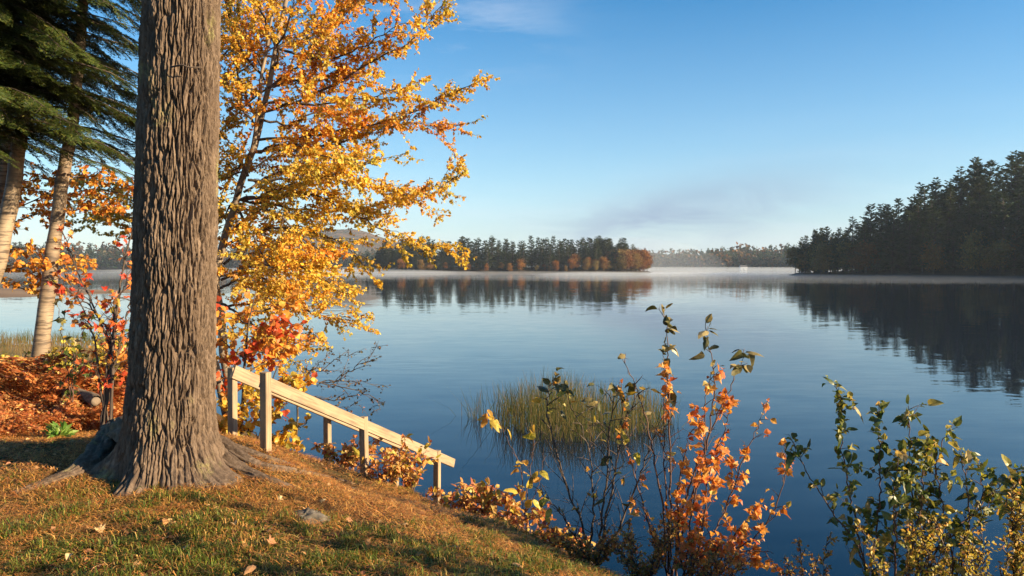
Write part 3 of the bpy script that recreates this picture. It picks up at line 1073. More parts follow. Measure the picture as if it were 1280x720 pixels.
def post_at(px, Y, ytop, parent, yaw, w=.089, x_shift=0.0, bot=.35):
    top = P(px, ytop, Y)
    zb = float(gz(top[:1], top[1:2])[0]) - bot
    hgt = (top[2] - zb) / 2
    mb = MB()
    # lumber grain runs along local x: build lying and stand it up
    mb.box(Matrix.Identity(4), hgt, w / 2, w / 2 * .92)
    o = link('post', mb.mesh('post', M['lumber'], (0, 0, 0), False), parent)
    rot = Matrix.Rotation(yaw, 4, 'Z') @ Matrix.Rotation(rnd(-.02, .02), 4, 'X') @ Matrix.Rotation(-math.pi / 2, 4, 'Y')
    o.matrix_local = Matrix.Translation(Vector((top[0] + x_shift, top[1], zb + hgt)) - Vector(parent.location)) @ rot
    return o


yaw = math.atan2(2.8, 1.18)
nearL = P(332, 555, 6.3)
hr = thing('handrail', 'pale wooden handrail of the lake steps ending in a loose rail end above the water', 'handrail', (nearL[0], nearL[1], float(gz(nearL[:1], nearL[1:2])[0])))
post_at(331.5, 6.30, 465, hr, yaw, .074)
post_at(455, 7.70, 521, hr, yaw, .074)
post_at(546, 9.10, 563, hr, yaw, .074)
q0, q1 = P(334, 474, 6.30), P(572, 581.5, 9.45)
off = np.array([-.92, .39, 0]) * .060
rail_line(q0 + off + (0, 0, -.02), q1 + off + (0, 0, .02), .108, .038, 'rail', hr)
farL = P(290, 550, 7.17)
hr2 = thing('handrail', 'pale wooden handrail behind the other one with its top post beside the trunk', 'handrail', (farL[0], farL[1], float(gz(farL[:1], farL[1:2])[0])))
post_at(290, 7.17, 459, hr2, yaw, .072)
post_at(409, 8.55, 511, hr2, yaw, .072)
post_at(494, 9.75, 551, hr2, yaw, .072)
q0, q1 = P(285, 464, 7.15), P(505, 558, 9.9)
off = np.array([.92, -.39, 0]) * .060
rail_line(q0 + off, q1 + off, .13, .038, 'rail', hr2)


# ------------------------------------------------------------------ branching plants
def twigs_from(path, spacing, L0, L1, rng_dir, leaf_cb, tb, r_tw=.006, levels=2, t0=.15, up=.25, n_sub=3):
    """side twigs along a limb; calls leaf_cb(positions, dirs) for leaf anchors"""
    seg = np.linalg.norm(np.diff(path, axis=0), axis=1)
    L = np.concatenate([[0], np.cumsum(seg)])
    tot = L[-1]
    s = tot * t0
    sgn = 1
    while s < tot:
        k = min(np.searchsorted(L, s), len(path) - 1)
        p = path[k - 1] + (path[k] - path[k - 1]) * ((s - L[k - 1]) / (seg[k - 1] + 1e-9)) if k > 0 else path[0]
        tan = unit(path[k] - path[max(k - 1, 0)])
        lat = np.cross(tan, (0, 0, 1))
        ln = np.linalg.norm(lat)
        lat = lat / ln if ln > .25 else unit(np.array([RNG.normal(), RNG.normal(), 0]))
        sgn = -sgn
        rv = RNG.normal(0, rng_dir, 3)
        d = unit(tan * .75 + lat * sgn * rnd(.5, 1.0) + np.array([0, 0, up]) + rv)
        ll = rnd(L0, L1) * (1 - .45 * s / tot)
        pp = np.array([p, p + d * ll * .5 + RNG.normal(0, .03, 3) * ll, p + d * ll + np.array([0, 0, -.10 * ll]) + RNG.normal(0, .05, 3) * ll])
        pp = spline(pp, 4)
        tb.tube(pp, np.linspace(r_tw, r_tw * .3, 4), 4, cap=False)
        leaf_cb(pp, ll)
        if levels > 1:
            for q in range(n_sub):
                f = rnd(.25, .95)
                b = pp[0] + (pp[-1] - pp[0]) * f
                d2 = unit(d * .8 + lat * rnd(-1, 1) + RNG.normal(0, .45, 3))
                l2 = ll * rnd(.25, .5)
                p2 = np.array([b, b + d2 * l2 * .5, b + d2 * l2 + np.array([0, 0, -.06 * l2])])
                tb.tube(p2, [r_tw * .5, r_tw * .35, r_tw * .2], 3, cap=False)
                leaf_cb(p2, l2)
        s += spacing * rnd(.6, 1.4)


class LeafBag:
    def __init__(self, spacing, skip=0.0):
        self.p, self.d, self.sp, self.skip = [], [], spacing, skip

    def cb(self, pp, ll):
        n = max(1, int(ll / self.sp))
        f = rnd(.15, 1.02, n)
        a, b = pp[0], pp[-1]
        q = a + (b - a) * f[:, None] + RNG.normal(0, .008, (n, 3))
        dd = unit((b - a)[None] / (ll + 1e-6) * .6 + RNG.normal(0, .7, (n, 3)) + np.array([0, 0, -.25]))
        if self.skip:
            k = RNG.random(n) > self.skip
            q, dd = q[k], dd[k]
        self.p.append(q)
        self.d.append(dd)

    def arr(self):
        return np.concatenate(self.p), np.concatenate(self.d)


def leaf_tree(name, label, cat, base, stems, limbs, colfn, size, leaf_sp=.05, spacing=.12, L=(.3, .75), mat='limb', group=None, rlimb=.03, skip=0, wid=.36, up=.2, extra=None, n_sub=3, leafmat='foliage'):
    """stems/limbs: lists of (points, r0, r1) in world space"""
    t = thing(name, label, cat, base, group)
    tb = MB()
    for pts, r0, r1 in stems:
        p = spline(pts, 24)
        p = p + (fbm(p * 2.0 + 3, 2, 3)[:, None] - .5) * .06
        tb.tube(p, np.linspace(r0, r1, 24), 9)
    tr_ = tb.obj('trunk', M[mat], t)
    lb = LeafBag(leaf_sp, skip)
    bb = MB()
    for pts, r0, r1 in limbs:
        n = max(6, int(4 * len(pts)))
        p = spline(pts, n)
        p[1:] += RNG.normal(0, .018, (n - 1, 3))
        bb.tube(p, np.linspace(r0, r1, n), 6, cap=False)
        twigs_from(p, spacing, L[0], L[1], .28, lb.cb, bb, r_tw=.0055, up=up, n_sub=n_sub)
    bb.obj('branches', M['twig'], t)
    pos, d = lb.arr()
    nrm = unit(np.array([.25, -.2, .8]) + RNG.normal(0, .55, pos.shape))
    fb = MB()
    fb.leaves(pos, d, nrm, rnd(size[0], size[1], len(pos)), colfn(pos), wid=wid)
    fb.obj('crown', M[leafmat], t, False, True)
    return t, len(pos)


def PP(lst, Y0, dY=0.0):
    """polyline of photo pixels with depth drifting from Y0 by dY along it"""
    n = len(lst)
    return [P(a, b, Y0 + dY * k / max(1, n - 1)) for k, (a, b) in enumerate(lst)]


def px_of(pos):
    return 640 + pos[:, 0] / pos[:, 1] * F, HOR - (pos[:, 2] - H) / pos[:, 1] * F


GOLD = [(.62, .34, .045), (.66, .42, .06), (.55, .24, .03), (.48, .36, .06), (.30, .26, .05), (.60, .17, .03)]


def col_gold(pos):
    n = len(pos)
    q = fbm(pos * .9 + 17, 3, 2)
    q2 = fbm(pos * 2.1 + 3, 2, 8)
    px, py = pos[:, 0], pos[:, 2]
    a = palette(n, [(.66, .27, .03), (.60, .21, .028), (.50, .17, .025), (.70, .38, .05)], [4, 3, 1, 2])      # orange
    b = palette(n, [(.74, .46, .05), (.74, .53, .08), (.66, .39, .04), (.46, .38, .06)], [4, 3, 3, 1])         # gold
    c = palette(n, [(.52, .43, .07), (.42, .37, .06), (.66, .50, .12), (.22, .23, .05)], [3, 3, 2, 1])         # olive
    wgt = sstep(.46, .74, q + .07 * (py - 4.2) / 2 - .07 * (px + 3) / 2 + RNG.normal(0, .07, n))
    o = b * (1 - wgt[:, None]) + a * wgt[:, None]
    w2 = sstep(.48, .68, q2 + RNG.normal(0, .07, n))
    return o * (1 - w2[:, None] * .75) + c * w2[:, None] * .75


Yb = 9.6
base = G(292, 545, 11.3)
stems = [
    ([base - (0, 0, .2), P(280, 430, 11.3), P(272, 335, 11.3), P(300, 235, 11.3), P(325, 155, 11.3), P(345, 60, 11.3), P(368, -60, 11.3), P(385, -160, 11.3)], .075, .02),
    ([P(300, 235, 11.3), P(318, 170, 11.1), P(330, 80, 11.0), P(342, 0, 11.0), P(350, -90, 11.0)], .035, .012),
    ([base - (.05, 0, .2), P(262, 420, 11.8), P(240, 300, 12.1), P(235, 150, 12.3), P(262, 20, 12.3), P(280, -90, 12.3)], .06, .018),
]
limbs = []
LP = [
    ([(336, 110), (380, 72), (425, 28), (455, -25)], 9.6, .5), ([(330, 140), (390, 118), (460, 80), (520, 45), (550, 8)], 9.6, -.4),
    ([(322, 175), (400, 168), (490, 150), (548, 126), (598, 102)], 9.6, .3), ([(318, 190), (420, 180), (500, 155), (560, 160)], 9.7, .8),
    ([(310, 225), (400, 222), (470, 236), (530, 242), (582, 214)], 9.6, -.2), ([(300, 250), (390, 245), (450, 272), (508, 302), (562, 312)], 9.6, .3),
    ([(300, 250), (380, 262), (440, 262), (500, 248), (540, 238)], 9.6, 1.2), ([(285, 305), (350, 285), (420, 300), (455, 330)], 9.6, .6),
    ([(275, 345), (340, 330), (400, 345), (438, 372)], 9.6, -.7), ([(278, 385), (340, 375), (395, 392), (440, 398)], 9.6, .4),
    ([(340, 85), (360, 30), (372, -30)], 9.5, -1.0), ([(345, 60), (400, 30), (440, 10), (490, -8)], 9.6, 1.0),
    ([(345, 60), (395, 75), (450, 60), (500, 30)], 9.6, -.8), ([(330, 130), (370, 130), (430, 130), (500, 110)], 9.6, -1.2),
    ([(318, 190), (360, 180), (420, 200), (470, 205)], 9.6, -1.3), ([(305, 240), (350, 215), (410, 210), (450, 190)], 9.6, 1.4),
    ([(290, 290), (330, 260), (380, 300), (410, 320)], 9.6, -1.1), ([(280, 330), (320, 300), (360, 330), (395, 350)], 9.6, 1.3),
    ([(330, 100), (300, 60), (285, 20), (280, -20)], 9.5, -.8), ([(322, 160), (300, 130), (285, 100), (275, 80)], 9.5, -.7),
    ([(310, 220), (295, 190), (280, 170), (268, 160)], 9.5, -.6), ([(295, 260), (310, 290), (330, 320), (350, 345)], 9.5, -.9),
    ([(276, 360), (300, 350), (330, 362), (350, 390)], 9.5, -1.0), ([(240, 300), (280, 270), (320, 260), (350, 235)], 10.4, -.3),
    ([(237, 200), (280, 160), (320, 120), (360, 100)], 10.5, -.2), ([(245, 100), (290, 60), (320, 20), (340, -10)], 10.6, .1),
    ([(250, 80), (290, 95), (340, 60), (390, 50)], 10.6, .1), ([(238, 240), (285, 220), (330, 200), (380, 160)], 10.5, .4),
    ([(280, 400), (310, 405), (350, 425), (390, 440)], 9.5, .3), ([(278, 380), (300, 395), (330, 420), (352, 450)], 9.4, -.8),
    ([(330, 90), (300, 30), (282, -10)], 9.4, .6), ([(325, 150), (300, 105), (288, 60), (270, 40)], 9.7, .3), ([(318, 185), (296, 210), (280, 230)], 9.5, .2), ([(300, 240), (285, 260), (278, 300)], 9.5, .3), ([(345, 60), (330, 20), (310, -20)], 9.6, .2),
    ([(300, 250), (340, 240), (390, 225), (430, 215)], 9.4, -.5), ([(325, 150), (360, 155), (400, 140), (450, 140)], 9.5, .2), ([(335, 110), (370, 100), (410, 95), (450, 100)], 9.4, .6), ([(290, 300), (340, 310), (385, 320), (420, 340)], 9.5, .2), ([(276, 350), (310, 340), (350, 360), (390, 370)], 9.6, .5),
    ([(240, 310), (180, 260), (130, 230), (90, 230)], 10.4, 1.4), ([(240, 330), (190, 290), (140, 270), (110, 280)], 10.4, .8),
]
for pts, y0, dy in LP:
    limbs.append((PP(pts, y0 + 1.7, dy * 1.2), .022, .004))
_, nl = leaf_tree('golden_tree', 'leafy tree with golden and orange autumn crown reaching over the lake', 'tree', base, stems, limbs, col_gold, (.036, .064), leaf_sp=.0165, spacing=.088, L=(.30, 1.15), wid=.36, n_sub=4)


def col_redlow(pos):
    n = len(pos)
    q = fbm(pos * 1.6 + 4, 3, 6)
    a = palette(n, [(.62, .09, .03), (.58, .15, .035), (.60, .22, .04), (.45, .06, .03)], [3, 3, 2, 1])
    b = palette(n, [(.62, .30, .05), (.64, .42, .07), (.60, .22, .04)], [3, 2, 2])
    wgt = sstep(.44, .56, q)[:, None]
    return a * wgt + b * (1 - wgt)


base = G(300, 548, 8.7)
leaf_tree('maple_sapling', 'young maple with scarlet and orange leaves leaning over the top of the handrails', 'tree', base,
          [([base - (0, 0, .1), P(303, 480, 8.6), P(310, 420, 8.6), P(318, 365, 8.6)], .022, .006), ([base - (0, 0, .1), P(330, 500, 8.5), P(350, 450, 8.5)], .016, .005)],
          [(PP(p, 8.6, dy), .010, .003) for p, dy in [([(303, 470), (330, 455), (365, 462)], .3), ([(306, 450), (280, 430), (262, 420)], -.3), ([(308, 430), (340, 415), (368, 405)], -.4),
                                                      ([(312, 405), (290, 395), (270, 385)], .3), ([(315, 390), (345, 385), (375, 375)], .2), ([(310, 440), (345, 435), (385, 425)], .6),
                                                      ([(305, 460), (285, 470), (270, 480)], .2), ([(320, 490), (350, 480), (390, 478)], .4), ([(306, 445), (325, 430), (350, 400)], -.6)]],
          col_redlow, (.06, .10), leaf_sp=.042, spacing=.09, L=(.16, .42), wid=.46, mat='twig')


def col_yel(pos):
    return palette(len(pos), [(.62, .40, .05), (.66, .48, .09), (.52, .40, .07), (.58, .25, .04), (.28, .28, .06)], [4, 3, 2, 2, 1])


def col_yelgreen(pos):
    return palette(len(pos), [(.45, .38, .05), (.30, .30, .05), (.20, .22, .04), (.55, .42, .07), (.45, .2, .05)], [3, 3, 3, 2, 1])


base = G(318, 560, 8.4)
leaf_tree('yellow_bush', 'low bush with broad yellow leaves behind the handrail posts', 'bush', base,
          [([base - (0, 0, .1), P(330, 520, 8.4), P(340, 480, 8.4)], .012, .004)],
          [(PP(p, 8.4, dy), .007, .002) for p, dy in [([(322, 548), (300, 520), (285, 500)], .2), ([(325, 545), (345, 515), (365, 500)], .2), ([(328, 530), (320, 505), (315, 480)], -.2),
                                                      ([(330, 550), (360, 540), (385, 530)], .2), ([(320, 550), (295, 540), (280, 530)], -.1), ([(335, 500), (355, 485), (380, 482)], .3), ([(325, 555), (345, 552), (370, 556)], .1)]],
          col_yel, (.06, .095), leaf_sp=.028, spacing=.08, L=(.14, .36), wid=.45, mat='twig')

# orange spreading branches between the birches
base = G(-40, 480, 10.4)
leaf_tree('beech_tree', 'thin tree with flat layers of orange leaves behind the birch trunks', 'tree', base,
          [([base - (0, 0, .1), P(-30, 380, 10.4), P(-20, 280, 10.4), P(-15, 120, 10.4)], .05, .02)],
          [(PP(p, 9.9, dy * .6), .010, .003) for p, dy in [([(-22, 300), (30, 275), (90, 262), (150, 262)], .3), ([(-20, 280), (40, 250), (100, 240), (165, 235)], .8), ([(-18, 250), (50, 225), (120, 222), (170, 225)], .2),
                                                       ([(-22, 310), (20, 310), (60, 312), (100, 320)], .3), ([(-18, 240), (30, 235), (80, 250), (130, 272)], 1.0), ([(-24, 330), (10, 335), (50, 340), (90, 330)], -.3),
                                                       ([(-24, 340), (0, 350), (30, 362), (70, 360)], .2)]],
          lambda p: palette(len(p), [(.62, .26, .04), (.68, .34, .05), (.52, .18, .035), (.66, .42, .09)], [4, 3, 2, 2]), (.045, .075), leaf_sp=.024, spacing=.085, L=(.25, .6), mat='twig', up=.02, n_sub=2)

# ------------------------------------------------------------------ birches
def birch(label, pix, Y, r0, r1, seed):
    b = G(pix[0][0], pix[0][1], Y)
    t = thing('birch_tree', label, 'tree', b, 'birches beside the big tree')
    pts = [b - np.array([0, 0, .3])] + [P(x, y, Y) for x, y in pix[1:]]
    p = spline(pts, 60)
    nrm = fbm(p * 3 + seed, 2, seed)
    p[:, 0] += (nrm - .5) * .05
    rad = np.linspace(r0, r1, 60) * (1 + .25 * np.exp(-np.arange(60) / 3.0)) * (1 + (fbm(p * 5 + seed, 2, 4) - .5) * .18)
    tb = MB(); tb.tube(p, rad, 16)
    tb.obj('trunk', M['birch'], t)
    top = p[-1]
    fb, lb = MB(), LeafBag(.09)
    br = MB()
    for k in range(7):
        a = k * 2.4 + seed
        z0 = top - np.array([0, 0, .25 * k])
        e = z0 + np.array([math.cos(a) * 1.1, math.sin(a) * 1.1, .7])
        q = spline([z0, (z0 + e) / 2 + (0, 0, .15), e], 8)
        br.tube(q, np.linspace(.02, .005, 8), 5, cap=False)
        twigs_from(q, .2, .2, .5, .3, lb.cb, br, r_tw=.004)
    br.obj('branches', M['twig'], t)
    pos, d = lb.arr()
    fb.leaves(pos, d, unit(RNG.normal(0, .6, pos.shape) + (0, 0, 1)), rnd(.04, .06, len(pos)), col_yel(pos))
    fb.obj('crown', M['foliage'], t, False, True)
    return t


birch('slender birch with peeling cream bark rising behind the rusty ferns', [(42, 478), (58, 380), (68, 300), (80, 215), (92, 150), (100, 60), (108, -60), (112, -160)], 9.8, .100, .05, 3)
birch('leaning birch trunk crossing in front of another pale trunk', [(-48, 470), (-20, 390), (4, 300), (20, 210), (32, 120), (40, 0), (45, -140)], 9.4, .112, .06, 5)
birch('birch trunk half hidden behind the leaning birch', [(-30, 460), (-14, 360), (0, 260), (8, 180), (14, 60), (18, -120)], 10.6, .14, .08, 9)

# ------------------------------------------------------------------ hemlock boughs
HX, HY, _ = P(-75, 400, 9.0)
HB = float(gz(np.array([HX]), np.array([HY]))[0])
hem = thing('hemlock_tree', 'dark green hemlock with drooping feathery boughs above the birches', 'tree', (HX, HY, HB))
tb = MB()
tb.tube([(HX, HY, HB - .2), (HX + .03, HY, HB + 3), (HX, HY, HB + 7), (HX, HY, HB + 11)], [.2, .16, .1, .03], 12)
pos, dr, nn, sz = [], [], [], []
bt = MB()


def spray(b, d, L, flat):
    """a flat feathery spray: shoots with needles both sides"""
    side = unit(np.cross(d, flat))
    ns = max(4, int(L / .040))
    for k in range(ns):
        f = (k + .5) / ns
        for sg in (-1, 1):
            sl_ = .13 * (1.1 - f) * rnd(.6, 1.2) + .02
            o = b + d * L * f + np.array([0, 0, -.22 * L * f * f])
            sd = unit(d * .75 + side * sg * .8 + RNG.normal(0, .12, 3) + np.array([0, 0, -.18]))
            n = max(3, int(sl_ / .014))
            ff = (np.arange(n) + .5) / n
            for s2 in (-1, 1):
                pos.append(o + sd * (sl_ * ff)[:, None])
                s3 = unit(np.cross(sd, flat))
                dr.append(np.broadcast_to(unit(sd * .7 + s3 * s2 * .9), (n, 3)) + RNG.normal(0, .15, (n, 3)))
                nn.append(np.broadcast_to(flat, (n, 3)) + RNG.normal(0, .25, (n, 3)))
                sz.append(rnd(.022, .036, n))


def bough(p, d, L):
    dev = RNG.normal(0, .10, 3) * L
    q = [p + d * (L * f) + np.array([0, 0, -.42 * L * f ** 2.1 + .06 * L * f]) + dev * math.sin(f * 2.4) for f in np.linspace(0, 1, 8)]
    q = np.array(q)
    bt.tube(q, np.linspace(.022, .004, 8), 5, cap=False)
    nsp = int(L / .085)
    for k in range(nsp):
        f = .14 + .86 * (k + rnd(0, 1)) / nsp
        i_ = min(int(f * 7), 6)
        b = q[i_] + (q[i_ + 1] - q[i_]) * (f * 7 - i_)
        tan = unit(q[min(i_ + 1, 7)] - q[i_])
        lat = unit(np.cross(tan, (0, 0, 1)))
        sg = 1 if k % 2 else -1
        ll = (.55 * (1.08 - f) + .14) * rnd(.7, 1.15)
        dd = unit(tan * .75 + lat * sg * rnd(.55, 1.0) + RNG.normal(0, .1, 3) + np.array([0, 0, -.12]))
        fl = unit(np.cross(lat, tan) + RNG.normal(0, .18, 3))
        bt.tube([b, b + dd * ll * .9 + np.array([0, 0, -.16 * ll])], [.004, .0015], 3, cap=False)
        spray(b, dd, ll, fl)


NB = 175
for k in range(NB):
    z = HB + 3.3 + 3.0 * (k / NB) + rnd(-.1, .1)
    # only boughs on the near and right sides carry weight in view
    a = math.radians(rnd(-65, 50))
    L = rnd(1.2, 2.95) * (1 - .08 * k / NB)
    bough(np.array([HX, HY, z]), np.array([math.cos(a), math.sin(a), rnd(.05, .25)]), L)
for k in range(10):
    z = HB + 4 + .35 * k
    a = math.radians(rnd(90, 270))
    bough(np.array([HX, HY, z]), np.array([math.cos(a), math.sin(a), .15]), rnd(.8, 1.5))
pos = np.concatenate(pos); dr = np.concatenate(dr); nn = np.concatenate(nn); sz = np.concatenate(sz)
# one quad per needle
d = unit(dr); s = unit(np.cross(d, nn))
w_ = .0085
V = np.stack([pos - s * w_ * .5, pos + s * w_ * .5, pos + d * sz[:, None] + s * w_ * .4, pos + d * sz[:, None] - s * w_ * .4], 1)
n = len(pos)
cl = palette(n, [(.040, .060, .012), (.058, .078, .014), (.026, .042, .011), (.12, .12, .022)], [4, 3, 3, 1], .15)
fb = MB(); fb.add(V.reshape(-1, 3), np.arange(n * 4).reshape(-1, 4), None, np.repeat(cl, 4, 0))
tb.obj('trunk', M['twig'], hem)
bt.obj('branches', M['twig'], hem)
fb.obj('crown', M['needles'], hem, False, True)
print('hemlock needles', n, 'gold leaves', nl)


# ------------------------------------------------------------------ leaf meshes for the shrubs
def leaf_mesh(name, half, mat, curl, droop, fold, seed, stalk=.18):
    r = np.random.default_rng(seed)
    h = np.array(half, float)
    pts = [(0, 0)] + [tuple(p) for p in h] + [(-p[0], p[1]) for p in h[::-1][1:]]
    pts = np.array(pts)
    pts[1:] *= 1 + r.normal(0, .05, (len(pts) - 1, 1))
    x, y = pts[:, 0], pts[:, 1] + stalk
    ctr = [(0, .35 + stalk), (0, .7 + stalk)]
    X = np.concatenate([x, [c[0] for c in ctr], [-.012, .012]])
    Y = np.concatenate([y, [c[1] for c in ctr], [0, 0]])
    Z = fold * np.abs(X) - curl * X ** 2 - droop * (Y - stalk) ** 2 + r.normal(0, .02, len(X))
    n = len(pts)
    c1, c2, s1, s2 = n, n + 1, n + 2, n + 3
    tipi = len(h)
    T = []
    for k in range(n):
        k2 = (k + 1) % n
        ym = (pts[k, 1] + pts[k2, 1]) / 2
        T.append((k, k2, c2 if ym > .62 else c1))
    # close the fan between the two centres
    up_r = [k for k in range(0, tipi + 1) if pts[k, 1] > 0]
    def split(rng_):
        for a, b_ in zip(rng_[:-1], rng_[1:]):
            pa = (pts[a, 1] + pts[b_, 1]) / 2 > .62
            yield a, b_, pa
    prev = None
    idx = list(range(n)) + [0]
    ups = [((pts[idx[k], 1] + pts[idx[k + 1], 1]) / 2 > .62) for k in range(n)]
    for k in range(1, n):
        if ups[k] != ups[k - 1]:
            T.append((k, c2, c1) if ups[k] else (k, c1, c2))
    T.append((s1, s2, 0))
    m_ = MB()
    m_.add(np.stack([X, Y, Z], 1), None, T)
    return m_.mesh(name, mat, smooth=False)


MAPLE = [(.10, .06), (.30, .0), (.27, .17), (.56, .38), (.36, .44), (.40, .64), (.17, .62), (.0, 1.0)]
OVAL = [(.14, .05), (.27, .22), (.33, .42), (.28, .62), (.16, .84), (.0, 1.0)]
OBLONG = [(.08, .06), (.16, .24), (.19, .48), (.15, .74), (.0, 1.0)]
VARI = [(.3, .2, .25), (.9, .5, .1), (-.6, .35, .45), (1.4, .9, .0), (.2, -.25, .6), (-.9, .7, .8)]


def leaf_set(prefix, half, mat, seed):
    return [leaf_mesh(prefix, half, mat, c, d, f, seed + k) for k, (c, d, f) in enumerate(VARI)]


M['l_orange'] = mat_obj_leaf('orange_maple_leaf', [(0, (.55, .17, .03)), (.3, (.62, .26, .05)), (.6, (.66, .36, .09)), (.85, (.60, .12, .03)), (1, (.66, .45, .14))], .35)
M['l_green'] = mat_obj_leaf('dull_green_leaf', [(0, (.045, .075, .018)), (.4, (.075, .105, .025)), (.65, (.17, .19, .04)), (.85, (.34, .30, .09)), (1, (.45, .34, .16))], .28, .4)
M['l_dark'] = mat_obj_leaf('dark_curled_leaf', [(0, (.05, .06, .022)), (.45, (.10, .10, .035)), (.7, (.20, .16, .06)), (1, (.38, .30, .13))], .22, .4)
M['l_yellow'] = mat_obj_leaf('yellow_leaf', [(0, (.52, .36, .05)), (.4, (.45, .40, .06)), (.7, (.60, .30, .06)), (1, (.26, .27, .05))], .35)
M['l_red'] = mat_obj_leaf('scarlet_leaf', [(0, (.55, .05, .025)), (.5, (.62, .12, .04)), (.8, (.62, .24, .05)), (1, (.42, .04, .03))], .4, .45, (.3, .03, .02))
M['l_rust'] = mat_obj_leaf('rusty_leaf', [(0, (.40, .12, .045)), (.3, (.52, .24, .06)), (.6, (.56, .34, .10)), (.85, (.42, .09, .05)), (1, (.36, .30, .08))], .32)
M['l_fallen'] = mat_obj_leaf('fallen_leaf', [(0, (.42, .20, .07)), (.35, (.55, .34, .15)), (.7, (.34, .13, .05)), (1, (.60, .45, .22))], .1, .6)
LS = {
    'maple_orange': leaf_set('maple_leaf', MAPLE, M['l_orange'], 100),
    'oval_green': leaf_set('oval_leaf', OVAL, M['l_green'], 110),
    'oval_dark': leaf_set('oval_leaf', OVAL, M['l_dark'], 120),
    'oval_yellow': leaf_set('oval_leaf', OVAL, M['l_yellow'], 130),
    'maple_red': leaf_set('maple_leaf', MAPLE, M['l_red'], 140),
    'oblong_rust': leaf_set('oblong_leaf', OBLONG, M['l_rust'], 150),
    'maple_green': leaf_set('maple_leaf', MAPLE, M['l_green'], 160),
    'fallen': leaf_set('fallen_leaf', MAPLE, M['l_fallen'], 170)[:4] + leaf_set('fallen_leaf', OVAL, M['l_fallen'], 180)[:3],
}


def leaf_obj(parent, base, kind, pos, d, nrm, size, name='leaf'):
    me = random.choice(LS[kind])
    o = bpy.data.objects.new(name, me)
    COL.objects.link(o)
    o.parent = parent
    d = unit(d)
    x = unit(np.cross(d, nrm))
    z = np.cross(x, d)
    R = Matrix(((x[0], d[0], z[0]), (x[1], d[1], z[1]), (x[2], d[2], z[2])))
    o.matrix_local = Matrix.Translation(Vector([float(v) for v in (np.asarray(pos) - np.asarray(base))])) @ R.to_4x4() @ Matrix.Scale(float(size), 4)
    return o


def shrub(name, label, cat, base, stems, kinds, size, zone, nmax, sp=.05, twig=.14, L=(.10, .30), r0=.009, mat='twig_red', t0=.25, bare=.0, group=None, clump=1, up=.2, n_extra=0, cols=None, esize=(.03, .06)):
    """stems: list of (pixel polyline, Y, dY); zone(px, py)->probability a leaf sits there"""
    base = np.asarray(base, float)
    t = thing(name, label, cat, base, group)
    cand = []
    for pts, Y, dY in stems:
        wpts = [base + np.array([rnd(-.08, .08), rnd(-.08, .08), -.06])] + PP(pts, Y, dY)
        p = spline(wpts, 7 * len(wpts))
        p[2:] += RNG.normal(0, .006, (len(p) - 2, 3))
        tb = MB()
        tb.tube(p, np.linspace(r0, r0 * .22, len(p)), 6, cap=False)
        anchors = []
        twigs_from(p, twig, L[0], L[1], .25, lambda pp, ll: anchors.append((pp, ll)), tb, r_tw=r0 * .42, levels=2, t0=t0, up=up, n_sub=2)
        tb.obj('stem', M[mat], t)
        for pp, ll in anchors + [(p[-max(2, len(p) // 4):], .3)]:
            n = max(1, int(ll / sp))
            for q in range(n):
                f = rnd(.35, 1.0)
                k = f * (len(pp) - 1)
                i_ = min(int(k), len(pp) - 2)
                pos = pp[i_] + (pp[i_ + 1] - pp[i_]) * (k - i_)
                ax = unit(pp[-1] - pp[0])
                cand.append((pos, ax))
    random.shuffle(cand)
    cnt = 0
    if n_extra:
        ex = [(p_, a_) for p_, a_ in cand if random.random() < zone(640 + p_[0] / p_[1] * F, HOR - (p_[2] - H) / p_[1] * F)]
        while len(ex) < n_extra and ex: ex = ex + ex
        ex = ex[:n_extra]
        pos = np.array([e_[0] for e_ in ex]) + RNG.normal(0, .010, (len(ex), 3))
        dd = np.array([e_[1] for e_ in ex]) * .5 + RNG.normal(0, .7, (len(ex), 3)) - np.array([0, 0, .2])
        fb = MB()
        fb.leaves(pos, dd, unit(np.array([.25, -.35, .8]) + RNG.normal(0, .5, (len(ex), 3))), rnd(esize[0], esize[1], len(ex)), palette(len(ex), *cols), wid=.42, fold=.2, droop=.25)
        tag(fb.obj('small_leaves', M['foliage'], t, False, True), kind='stuff')
    for pos, ax in cand:
        if cnt >= nmax: break
        px = 640 + pos[0] / pos[1] * F
        py = HOR - (pos[2] - H) / pos[1] * F
        if random.random() > zone(px, py): continue
        for c in range(clump if random.random() < .6 else 1):
            d = unit(ax * .45 + RNG.normal(0, .75, 3) + np.array([0, 0, -.22]))
            nrm = unit(np.array([.25, -.35, .8]) + RNG.normal(0, .5, 3))
            kd = kinds(px, py) if callable(kinds) else kinds
            leaf_obj(t, base, kd, pos + RNG.normal(0, .012, 3) * (c > 0), d, nrm, rnd(*size))
            cnt += 1
    print(name, 'leaves', cnt)
    return t


def gauss(px, py, cx, cy, sx, sy):
    return math.exp(-((px - cx) / sx) ** 2 - ((py - cy) / sy) ** 2)


